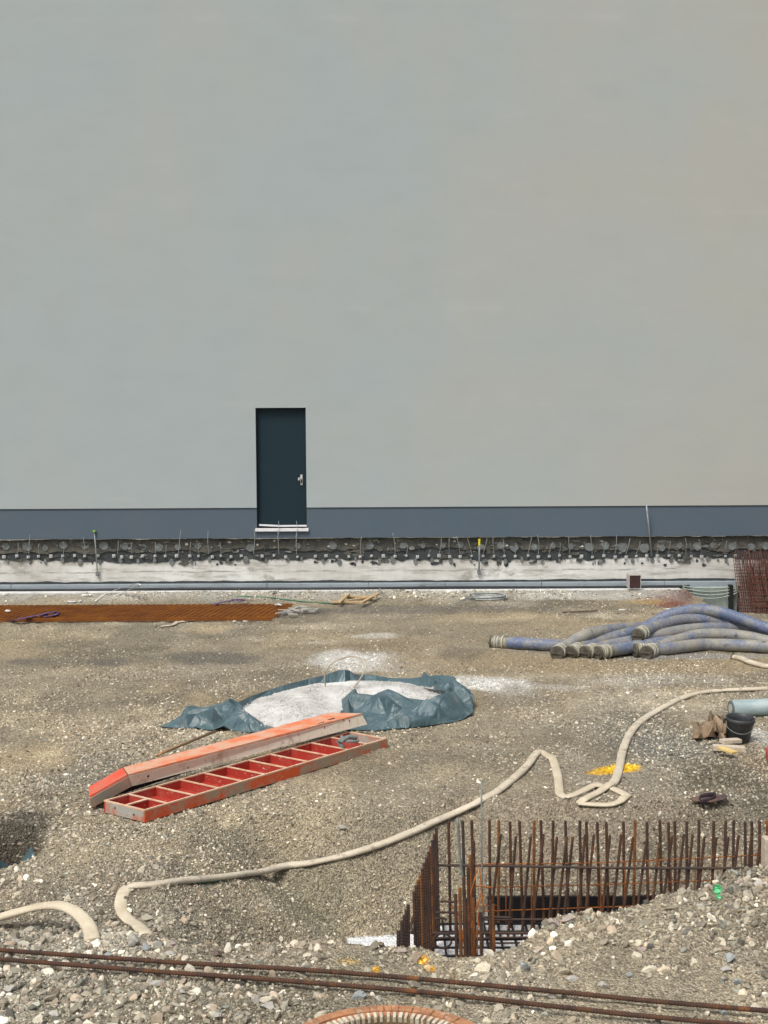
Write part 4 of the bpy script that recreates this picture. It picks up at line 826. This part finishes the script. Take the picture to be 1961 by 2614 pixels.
# gravel heap
gx = np.arange(gp[:, 0].min(), gp[:, 0].max(), .022); gy = np.arange(gp[:, 1].min(), gp[:, 1].max(), .03); GX, GY = np.meshgrid(gx, gy); ins = inpoly(GX, GY, gp); D = dpoly(GX, GY, gp)
GZ = .03 + .13 * sstep(0, .6, D) + .005 * fbm(GX * 9, GY * 7, 41, 4) + .006 * np.sin(np.hypot((GX - gcen[0] - .4) * 1.3, GY - gcen[1]) * 11 + 2 * fbm(GX * 1.5, GY * 1.5, 4, 3)) * sstep(.1, .5, D)
idx = -np.ones(GX.shape, int); F_ = []; cell = ins[:-1, :-1] & ins[1:, :-1] & ins[:-1, 1:] & ins[1:, 1:]
need = np.zeros(GX.shape, bool)
for a_, b_ in ((0, 0), (1, 0), (0, 1), (1, 1)): need[a_:a_ + cell.shape[0], b_:b_ + cell.shape[1]] |= cell
idx[need] = np.arange(need.sum()); jj, ii = np.nonzero(cell)
F_ = [(idx[j, i_], idx[j, i_ + 1], idx[j + 1, i_ + 1], idx[j + 1, i_]) for j, i_ in zip(jj, ii)]
edge = need & ~(np.pad(cell, 1)[1:, 1:] & np.pad(cell, 1)[:-1, :-1] & np.pad(cell, 1)[1:, :-1] & np.pad(cell, 1)[:-1, 1:]); GZ = np.where(edge, .0, GZ)
gh = thing('gravel_heap', (gc[0], gc[1], 0), 'low heap of white dusty fine gravel on the grey green tarpaulin', 'gravel heap')
mk('heap', np.stack([GX[need], GY[need], GZ[need]], -1), F_, m_slabw, gh, True)
k_ = rng.random(9000); ix = rng.uniform(gp[:, 0].min(), gp[:, 0].max(), 9000); iy = rng.uniform(gp[:, 1].min(), gp[:, 1].max(), 9000); kk = inpoly(ix, iy, gp); ix, iy = ix[kk], iy[kk]
iz = .03 + .13 * sstep(0, .6, dpoly(ix, iy, gp)); kk = fbm(ix * 2, iy * 1.5, 77, 3) > -.12; ix, iy, iz = ix[kk], iy[kk], iz[kk]
v_, f_, nv = stones(np.stack([ix, iy, iz + .003], -1), rng.uniform(.006, .013, len(ix)), 1); o = mk('loose_stones', v_, f_, m_slabw, gh); o['kind'] = 'stuff'
# wire loop
P = [W(848, 1790, z=.12), W(840, 1778, z=.14), W(832, 1760, z=.22), W(829, 1735, z=.42), W(832, 1712, z=.62), W(850, 1692, z=.78), W(870, 1682, z=.86), W(895, 1676, z=.92), W(918, 1679, z=.9), (W(930, 1688, z=.84)), W(934, 1700, z=.74), W(930, 1718, z=.58), W(918, 1740, z=.4), W(905, 1758, z=.26), W(895, 1772, z=.16), W(891, 1779, z=.12)]
P = np.array([W(*a, y=gc[1] + .1 + .1 * math.sin(i_)) for i_, a in enumerate([(846, 1780), (836, 1768), (831, 1750), (829, 1730), (834, 1710), (850, 1692), (870, 1682), (895, 1676), (915, 1678), (928, 1686), (934, 1698), (930, 1714), (918, 1736), (905, 1754), (895, 1768), (891, 1779)])])
o = MB().tube(smoothpath(P, 5), .0095, n=6).build('wire_loop', m_woodgrey, smooth=True); tag(o, 'loose cream coloured wire loop standing up out of the white gravel heap', 'wire')
# broom stick
a = W(410, 1923, z=.30); b = W(549, 1867, z=.10); o = MB().tube([W(400, 1930, z=.27), a, b], .016, n=10).build('broomstick', m_stick, smooth=True); tag(o, 'wooden broomstick leaning out from behind the orange panel', 'stick')

# ------------------------------------------------------------------ formwork panels
HP = .12
P0 = W(369, 2068, z=HP); P1 = W(260, 2044, z=HP); P2 = W(989, 1884, z=HP); P0[2] = P1[2] = P2[2] = HP
L = P2 - P0; Ln = np.linalg.norm(L); ux = L / Ln; wv = P1 - P0; uy = wv - ux * (wv @ ux) * .45; Wd = np.linalg.norm(uy); uy /= Wd
def PP(s_, t_, z_): p_ = P0 + ux * s_ + uy * t_; return np.array([p_[0], p_[1], z_])
def pbox(q, s0, s1, t0, t1, z0, z1_):
    vs = [PP(s_, t_, z_) for z_ in (z0, z1_) for s_, t_ in ((s0, t0), (s1, t0), (s1, t1), (s0, t1))]
    q.add(vs, [(3, 2, 1, 0), (4, 5, 6, 7), (0, 1, 5, 4), (1, 2, 6, 5), (2, 3, 7, 6), (3, 0, 4, 7)])
t = thing('shuttering', PP(Ln / 2, Wd / 2, 0), 'open red steel formwork panel lying face down with ten cross ribs, nearest the camera', 'panel')
T_ = .018; zc_ = HP - .012
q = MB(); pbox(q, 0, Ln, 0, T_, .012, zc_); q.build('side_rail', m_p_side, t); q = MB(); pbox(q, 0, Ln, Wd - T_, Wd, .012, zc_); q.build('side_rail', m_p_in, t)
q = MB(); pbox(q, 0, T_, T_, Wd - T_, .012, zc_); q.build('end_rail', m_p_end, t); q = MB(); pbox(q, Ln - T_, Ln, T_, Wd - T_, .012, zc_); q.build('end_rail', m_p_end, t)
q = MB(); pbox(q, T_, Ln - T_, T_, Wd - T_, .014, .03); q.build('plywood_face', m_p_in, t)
q = MB()
e = .002; pbox(q, -e * .3, Ln + e * .3, -e * .3, T_ + e, zc_, HP); pbox(q, -e * .3, Ln + e * .3, Wd - T_ - e, Wd + e * .3, zc_, HP); pbox(q, -e * .3, T_ + e, T_ + e, Wd - T_ - e, zc_, HP); pbox(q, Ln - T_ - e, Ln + e * .3, T_ + e, Wd - T_ - e, zc_, HP)
q.build('rim', m_pinkedge, t)
nr = 11
for k_ in range(1, nr):
    s_ = Ln * k_ / nr + (0 if k_ > 1 else -.02); q = MB(); pbox(q, s_ - .006, s_ + .006, T_, Wd - T_, .03, HP - .012); rb = q.build('rib', m_p_in, t)
    q = MB(); pbox(q, s_ - .010, s_ + .010, T_ + e, Wd - T_ - e, HP - .0115, HP - .002); q.build('rib_edge', m_pinkedge, rb)
q = MB(); pbox(q, T_, Ln / nr - .03, Wd * .5 - .006, Wd * .5 + .006, .03, HP - .012); rb = q.build('rib', m_p_in, t); q = MB(); pbox(q, T_ + e, Ln / nr - .04, Wd * .5 - .014, Wd * .5 + .014, HP - .0115, HP - .002); q.build('rib_edge', m_pinkedge, rb)
q = MB()
for t__, z_ in ((Wd * .72, .075), (Wd * .26, .055)):
    a = PP(-.0015, t__, z_); q.tube([a, a + ux * .004], .010, n=10)
q.build('bolt_hole', m_form, t)
# clamp on the panel
cc = PP(Ln * .80, Wd * .55, HP); ct = thing('formwork_clamp', cc, 'grey steel clamp resting on the far end of the red panel', 'clamp')
a1 = W(868, 1895, z=.19); a2 = W(908, 1884, z=.20); MB().tube(smoothpath([a1, (a1 + a2) / 2 + np.array([0, 0, .03]), a2], 5), .030, .022, n=8).build('jaw', m_dab, ct, True)
MB().beam(W(862, 1890, z=.17), W(878, 1910, z=.10), .035, .03).build('arm', m_conduit, ct, bevel=.004); MB().beam(W(872, 1880, z=.21), W(876, 1892, z=.18), .03, .03).build('bolt', m_conduit, ct, bevel=.004); MB().beam(W(885, 1893, z=.14), W(916, 1892, z=.15), .05, .02).build('arm', m_dab, ct, bevel=.004)
# upper panel
Kt = W(328, 1979, z=.27); Kb = W(336, 2007, z=.155); Ft = W(925, 1823, z=.27); Fb = W(937, 1849, z=.155); Tt = W(230, 2034, z=.12); Tb = W(236, 2061, z=.012)
Tq = W(228, 2011, z=.12); Kq = W(316, 1961, z=.25); Fq = W(844, 1821, z=.25); dn = np.array([0, 0, -.11])
t = thing('shuttering', (Kt + Ft) / 2 * np.array([1, 1, 0]), 'faded orange and cream formwork panel tilted upside down on top of the red one', 'panel')
def quad(name, a_, b_, c_, d_, mt, nn=1, sol=.010):
    return mk(name, [a_, b_, c_, d_], [(0, 1, 2, 3)], mt, t, solid=sol)
ndn = np.array([.0, .0, -.012])
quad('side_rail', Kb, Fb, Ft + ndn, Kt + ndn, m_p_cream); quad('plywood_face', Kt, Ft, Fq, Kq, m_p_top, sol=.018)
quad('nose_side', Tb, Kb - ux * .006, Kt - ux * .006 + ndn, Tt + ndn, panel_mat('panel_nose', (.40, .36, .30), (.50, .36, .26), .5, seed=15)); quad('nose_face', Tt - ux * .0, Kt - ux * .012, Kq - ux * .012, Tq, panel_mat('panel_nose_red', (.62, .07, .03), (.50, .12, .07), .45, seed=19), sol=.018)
dq = np.array([0, 0, 1.]); quad('side_rail', Kq - dq * .235, Fq - dq * .12, Fq + ndn, Kq + ndn, m_p_shade); quad('end_rail', Fb, Fq + dn, Fq + ndn, Ft + ndn, m_p_cream); quad('nose_side', Tq + dn, Kq - dq * .235, Kq + ndn, Tq + ndn, m_p_shade); quad('end_rail', Tb, Tq + dn, Tq + ndn, Tt + ndn, m_p_end)  # back rail drawn lower and coloured dark to paint the shade in the gap
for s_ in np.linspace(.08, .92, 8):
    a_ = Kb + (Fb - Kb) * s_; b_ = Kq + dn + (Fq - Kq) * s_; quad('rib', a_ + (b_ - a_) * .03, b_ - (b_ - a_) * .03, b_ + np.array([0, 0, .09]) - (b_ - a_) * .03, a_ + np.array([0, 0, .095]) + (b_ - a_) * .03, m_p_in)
q = MB(); sdv = np.cross(Ft - Kt, Kb - Kt); sdv /= np.linalg.norm(sdv)
if sdv[1] > 0: sdv = -sdv
for s_, v__ in ((.065, .5), (.89, .45)):
    a_ = Kt + (Ft - Kt) * s_ + (Kb - Kt) * v__; q.tube([a_ + sdv * .004, a_ + sdv * .008], .012, n=10)
q.build('bolt_hole', m_form, t)
q = MB()
for px, py in ((820, 1846), (846, 1836)):
    a_ = W(px, py, z=.275); q.tube([a_ - np.array([.03, .03, .0]), a_ + np.array([.03, .03, .004])], .012, .004, n=6)
q.build('slot', m_form, t)
q = MB(); s_ = .905; a_ = Kt + (Ft - Kt) * s_ + sdv * .007; q.beam(a_, a_ + (Kb - Kt) * .96, .006, .006, up=(0, 1, 0)); q.build('seam', m_scrap, t)
scrap(712, 2011, .018, .018, .012, m_red, 'red_scrap', 'tiny bright red scrap on the gravel in front of the red panel', 'scrap')

# ------------------------------------------------------------------ pit: cage, formwork, conduits
q = MB(); q.box((.86, YB - .02, FLOOR - .02), (4.2, YB + .02, FLOOR + .24)); o = q.build('formwork_board', m_form); tag(o, 'black board lining the far side of the foundation pit', 'board')
t = thing('rebar_cage', (1.5, 11, FLOOR), 'rusty reinforcement cage of upright starter bars standing in the foundation pit', 'rebar cage')
def bar(p0, p1, r_, mat, name='upright_bar', rib=True, n=7, step=.011):
    p0 = np.array(p0, float); p1 = np.array(p1, float); L_ = np.linalg.norm(p1 - p0)
    if rib:
        m_ = max(4, int(L_ / step)); s_ = np.linspace(0, 1, m_); P_ = p0 + (p1 - p0) * s_[:, None]; rr = np.where(np.arange(m_) % 2 == 0, r_ * .93, r_ * 1.12); rr[-1] = r_ * .9
        return MB().tube(P_, rr, n=n).build(name, mat, t)
    return MB().tube([p0, p1], r_, n=n).build(name, mat, t)
cr6 = lambda x_: 960 + x_ * .6034
yO, yI = YB - .12, YB - .34
for x_ in [307, 367, 405, 480, 519, 567, 607, 669, 697, 750, 801, 862, 890, 936, 974, 1047, 1097, 1146, 1201, 1237, 1264, 1314, 1367, 1429, 1480, 1513, 1561, 1590, 1622, 1655, 1690, 1725, 1765, 1810]:
    a = W(cr6(x_), 2096 + rng.uniform(-3, 3), y=yO + rng.uniform(-.03, .03)); b = a.copy(); b[2] = FLOOR; b[0] += rng.uniform(-.01, .035); bar(b, a, .0122, m_rust if rng.random() < .6 else (m_rustdark if rng.random() < .6 else m_rustor2))
for x_ in [528, 592, 655, 710, 766, 808, 833, 884, 922, 990, 1038, 1088, 1147, 1205, 1253, 1303, 1340, 1390, 1440, 1492, 1535, 1588, 1628, 1668, 1705, 1745, 1790]:
    a = W(cr6(x_), 2133 + rng.uniform(-4, 4), y=yI); b = a.copy(); b[2] = FLOOR; b[0] -= rng.uniform(.06, .11); bar(b, a, .0112, m_rust)
for k_, (px, py) in enumerate(zip(np.interp(np.linspace(0, 1, 12), [0, .35, 1], [1114, 1095, 1057]), np.interp(np.linspace(0, 1, 12), [0, .35, 1], [2113, 2172, 2275]))):
    a = W(px, py, z=.10); b = a.copy(); b[2] = FLOOR; b[0] += .02; bar(b, a, .0125, [m_rustdark, m_rust, m_rustdark, m_rustor2, m_rust][k_ % 5])
for px, py in ((1042, 2309), (1037, 2322), (1032, 2336), (1026, 2350), (1017, 2376)):
    a = W(px, py, z=.04); b = a.copy(); b[2] = FLOOR; bar(b, a, .0135, m_rustdark)
k2 = 0
for px, py in ((1209, 2147), (1200, 2182), (1195, 2214), (1184, 2238), (1174, 2266), (1163, 2282), (1188, 2292), (1209, 2293), (1227, 2328), (1252, 2300), (1259, 2308)):
    a = W(px, py, z=.09 if py < 2285 else -.05); b = a.copy(); b[2] = FLOOR; b[0] += .015; bar(b, a, .0125, [m_rust, m_rustor2, m_rust][k2 % 3]); k2 += 1
def hbar(pts, r_, mat, name='cross_bar'):
    P_ = smoothpath(pts, 8); return MB().tube(P_, r_, n=7).build(name, mat, t, True)
yb = yI - .02
hbar([W(1116, 2209, y=yO), W(1300, 2211, y=yb), W(1600, 2216, y=yb), W(1951, 2216, y=yb)], .011, m_rustdark)
hbar([W(1060, 2330, y=yI - .3), W(1050, 2360, y=yI - .32), W(1053, 2376, y=yI - .35), W(1062, 2382, y=yI - .35), W(1200, 2382, y=yI - .35), W(1600, 2382, y=yI - .35)], .012, m_rustdark)
for (a, b, py, r_) in ((1124, 1160, 2302, .009), (1112, 1160, 2330, .009), (1110, 1140, 2345, .009), (1225, 1305, 2342, .010), (1235, 1500, 2348, .009), (1115, 1250, 2395, .009), (1240, 1500, 2394, .008), (1240, 1500, 2408, .008)):
    hbar([W(a, py, y=yI - .2), W((a + b) / 2, py - 1, y=yI - .2), W(b, py + 1, y=yI - .2)], r_, m_rustdark)
for L, zz in (([(1222, 2206), (1500, 2203), (1750, 2192), (1951, 2182)], 0), ([(1232, 2265), (1500, 2259), (1700, 2252), (1850, 2246)], 0), ([(1150, 2316), (1268, 2311)], 0), ([(1235, 2326), (1500, 2317), (1700, 2310)], 0)):
    hbar([W(*a, y=yI + .08) for a in L], .0045, m_rustor, 'stirrup_wire')
for px in (1292, 1357, 1475, 1535, 1595, 1655, 1715, 1775, 1833, 1893, 1949):
    a = W(px, 2205 - max(0, (px - 1500)) * .05, y=yI + .085); b = a.copy(); b[2] = FLOOR + .1; hbar([b, (a + b) / 2, a], .004, m_rustor, 'stirrup_wire')
for a, b in (((1221, 2212), (1190, 2322)), ((1224, 2212), (1235, 2330)), ((1214, 2262), (1238, 2262)), ((1190, 2322), (1196, 2400)), ((1232, 2270), (1214, 2330)), ((1228, 2330), (1207, 2430)), ((1215, 2320), (1194, 2400)), ((1186, 2330), (1178, 2440)), ((1200, 2300), (1203, 2440)), ((1222, 2330), (1218, 2438))):
    p, q_ = W(*a, y=10.75), W(*b, y=10.7); hbar([p, (p + q_) / 2, q_], .0055, m_rustor, 'stirrup_wire')
for x_ in np.arange(.36, 3.0, .115):
    o = MB().beam((x_, 9.9, FLOOR + .05), (x_, YB - .04, FLOOR + .05), .016, .016); o.build('floor_bar', m_form, t)
for y_ in np.arange(10.0, YB - .05, .17):
    MB().beam((.3, y_, FLOOR + .075), (3.4, y_, FLOOR + .068), .014, .014).build('floor_bar', m_form, t)
th = np.linspace(0, 2 * math.pi, 26); c0 = W(1130, 2402, y=10.9)
MB().tube(np.stack([c0[0] + .07 * np.cos(th), c0[1] + .0 * th, c0[2] + .06 * np.sin(th)], -1), .009, n=6).build('bent_bar', m_rustdark, t, True)
P = [W(1168, 2088, y=11.0), W(1175, 2190, y=11.0), W(1187, 2290, y=11.0), W(1192, 2380, y=11.0), W(1194, 2440, y=11.0)]
o = MB().tube(smoothpath(P, 5), .010, n=8).build('conduit_pipe', m_conduit, smooth=True); tag(o, 'grey green plastic conduit rising through the left part of the rebar cage', 'pipe')
P = [W(1229, 1990, y=11.2), W(1230, 2180, y=11.2), W(1233, 2360, y=11.2), W(1234, 2420, y=11.2)]
o = MB().tube(P, .0075, n=6).build('thin_rod', m_conduit, smooth=True); tag(o, 'thin grey rod rising well above the rebar cage', 'rod')
P = [W(1267, 2298, y=10.9), W(1262, 2320, y=10.9), W(1230, 2400, y=10.5), W(1225, 2425, y=10.4)]
a = W(1951, 2165, y=10.0); o = MB().box((a[0], 9.98, .0), (a[0] + .12, 10.08, W(1951, 2142, y=10)[2])).build('timber_post', m_woodgrey); tag(o, 'pale timber post end on the mound at the right edge', 'post')

# ------------------------------------------------------------------ foreground bars, ring, rocks, left hole
for L, lab in (([(-80, 2411), (0, 2416), (480, 2450), (960, 2485), (1450, 2527), (1961, 2570), (2060, 2578)], 'farther of two long rusty ribbed bars crossing the foreground'), ([(-80, 2433), (0, 2439), (480, 2477), (960, 2518), (1450, 2565), (1961, 2612), (2060, 2622)], 'nearer of two long rusty ribbed bars crossing the foreground')):
    P = np.array([W(*a, z=.075) for a in L]); P = smoothpath(P, 30); s_ = np.concatenate([[0], np.cumsum(np.linalg.norm(np.diff(P, axis=0), axis=1))]); m_ = int(s_[-1] / .009)
    si = np.linspace(0, s_[-1], m_); P = np.stack([np.interp(si, s_, P[:, k_]) for k_ in range(3)], -1); gz = h(P[:, 0], P[:, 1], False)
    kern = np.ones(121) / 121; gz = np.convolve(np.pad(gz, 60, 'edge'), kern, 'valid'); P[:, 2] = np.maximum(gz + .045, .05)
    o = MB().tube(P, np.where(np.arange(m_) % 2 == 0, .0135, .0165), n=10).build('long_bar', m_rust); tag(o, lab, 'rebar')
zr = .30; Rr = .585; c0 = W(990, 2557, z=zr); cy = c0[1] - Rr; cx = c0[0]; t = thing('toothed_ring', (cx, cy, 0), 'rusty orange toothed steel ring standing on the gravel at the bottom edge', 'ring')
def ring(r0, r1, z0, z1_, n=160):
    a_ = np.arange(n) * 2 * math.pi / n; vs = np.concatenate([np.stack([cx + r_ * np.cos(a_), cy + r_ * np.sin(a_), np.full(n, z_)], -1) for r_, z_ in ((r0, z0), (r1, z0), (r1, z1_), (r0, z1_))])
    return vs, [(k_ * n + i_, k_ * n + (i_ + 1) % n, ((k_ + 1) % 4) * n + (i_ + 1) % n, ((k_ + 1) % 4) * n + i_) for k_ in range(4) for i_ in range(n)]
vs, f = ring(Rr - .045, Rr, .0, zr - .02); mk('outer_band', vs, f, m_ringor, t)
vs, f = ring(Rr - .145, Rr - .118, -.02, zr - .03); mk('inner_band', vs, f, m_ringin, t)
vs, f = ring(Rr - .117, Rr - .0455, .0, zr - .024); mk('web', vs, f, m_ringor, t)
q = MB(); q2 = MB(); q3 = MB(); NT = 84
for i_ in range(NT):
    a_ = 2 * math.pi * (i_ + rng.uniform(-.1, .1)) / NT; d = np.array([math.cos(a_), math.sin(a_), 0]); cc_ = np.array([cx, cy, 0]); wv_ = rng.uniform(.7, 1.1)
    q.beam(cc_ + d * (Rr - .078) + [0, 0, zr - .022], cc_ + d * (Rr - .022 + rng.uniform(-.006, .004)) + [0, 0, zr - .018 + rng.uniform(-.003, .003)], .040, .022)
    q2.beam(cc_ + d * (Rr - .150) + [0, 0, zr - .035], cc_ + d * (Rr - .098) + [0, 0, zr - .030], .021 * wv_, .038)
q.build('outer_teeth', m_ringor, t, bevel=.006); q2.build('inner_teeth', m_ringwh, t, bevel=.004)
def rock(px, py, rp, label, mat=None, g=None, hf=.7):
    p_ = G(px, py); s_ = rp / FPX * np.hypot(p_[1], 3.7); vs, f = rockshape(3, 13, .42, .8); vs = vs * np.array([s_, s_ * .8, s_ * hf])
    a_ = rng.uniform(-.5, .5); c_, n_ = math.cos(a_), math.sin(a_); vs = vs @ np.array([[c_, n_, 0], [-n_, c_, 0], [0, 0, 1]])
    o = mk('rock', vs + p_ + np.array([0, 0, s_ * hf * .45]), f.tolist(), mat or m_rock); return tag(o, label, 'rock', g)
for a in [(343, 2412, 22, 'upright pale rock just behind the two long bars at left', m_rock, .95), (372, 2425, 17, 'bluish pale rock right of the upright rock behind the long bars', m_rockblue), (402, 2418, 15, 'pale grey block beside the pinkish blocks behind the long bars', m_rock, .9), (438, 2415, 24, 'wide pinkish block behind the long bars at left', m_rockred, .6), (436, 2438, 18, 'pale rock touching the farther long bar', m_rock, .5),
          (276, 2444, 15, 'bluish rock between the two long bars at left', m_rockblue), (556, 2440, 14, 'dark brown rock touching the farther long bar', m_scrap, .8), (915, 2553, 20, 'pale bluish jagged rock just behind the toothed ring, left of its top', m_rockblue, .9), (965, 2552, 13, 'grey rock behind the toothed ring beside the bluish jagged one', m_rock),
          (1337, 2475, 16, 'pale bluish rock behind the long bars near the orange paint marks', m_rockblue, 1.2), (1457, 2506, 19, 'rounded white rock between the pit and the long bars', m_rock), (1540, 2520, 16, 'flat pale rock right of the rounded white rock', m_rock), (1408, 2545, 14, 'white blocky rock between the two long bars', m_rock, .9), (1606, 2492, 11, 'small bluish white rock above the long bars at right', m_rockblue),
          (1862, 2455, 18, 'dark bluish grey rock on the slope at the right', m_rockblue, .8), (1885, 2510, 15, 'grey angular rock near the right end of the long bars', m_rockblue), (1852, 2592, 17, 'bluish white rock behind the nearer long bar at right', m_rockblue, .8), (1640, 2427, 14, 'rounded tan rock on the slope right of the pit', m_rockred), (1852, 2478, 18, 'flat white rock on the right slope', m_rock, .4),
          (1935, 2265, 17, 'large grey rock on top of the right mound', m_rock), (1888, 2255, 13, 'pinkish rock on top of the right mound', m_rockred), (1912, 2232, 11, 'pale block at the crest of the right mound', m_rock), (1415, 2360, 18, 'pinkish rock at the tip of the mound beside the cage', m_rockred), (1450, 2352, 20, 'broad flat rock at the mound tip beside the cage', m_rockred, .5), (1022, 2430, 18, 'flat pinkish slab stone left of the cage near the orange paint', m_rockred, .35),
          (22, 2530, 17, 'white rock at the lower left edge', m_rock), (140, 2598, 18, 'pale rock at the bottom left', m_rock), (405, 2515, 20, 'pale flat rock below the nearer long bar at left', m_rock, .6), (556, 2598, 15, 'white angular rock at the bottom, left of centre', m_rock), (655, 2560, 14, 'leaning pale slab stone left of the toothed ring', m_rock, 1.1), (685, 2575, 22, 'large pale rock left of the toothed ring', m_rock, .6),
          (873, 2116, 12, 'pale rounded stone lying between the red panel and the hose', m_rock), (465, 2535, 12, 'rounded pale rock below the long bars', m_rock), (40, 2408, 17, 'pale rock behind the long bars at the left edge', m_rock, .6)]:
    rock(a[0], a[1], a[2], a[3], a[4], hf=a[5] if len(a) > 5 else .7)
crumple([(-60, 2225, -.2), (-40, 2205, -.12), (0, 2196, -.1), (22, 2208, -.16), (45, 2200, -.12), (60, 2188, -.12), (72, 2172, -.05), (80, 2160, -.02), (84, 2180, -.1), (95, 2196, -.12), (60, 2208, -.16), (30, 2220, -.2), (8, 2228, -.2), (0, 2240, -.2), (-40, 2245, -.2)], .08, 22, m_tarp, 'tarpaulin_scrap', 'torn grey green plastic scrap half buried in the hole at the left edge', 'tarpaulin', 9, -.2, lambda x, y, g: -.22 + g.choice([0, .05, .1]), 2)
P = [G(px, py) + np.array([0, 0, .01]) for px, py in ((508, 2258), (535, 2254), (560, 2252), (576, 2249))]; o = MB().tube(smoothpath(P, 4), .007, n=5).build('green_cord', m_green); tag(o, 'short green cord beside the long cream hose in the foreground', 'cord')
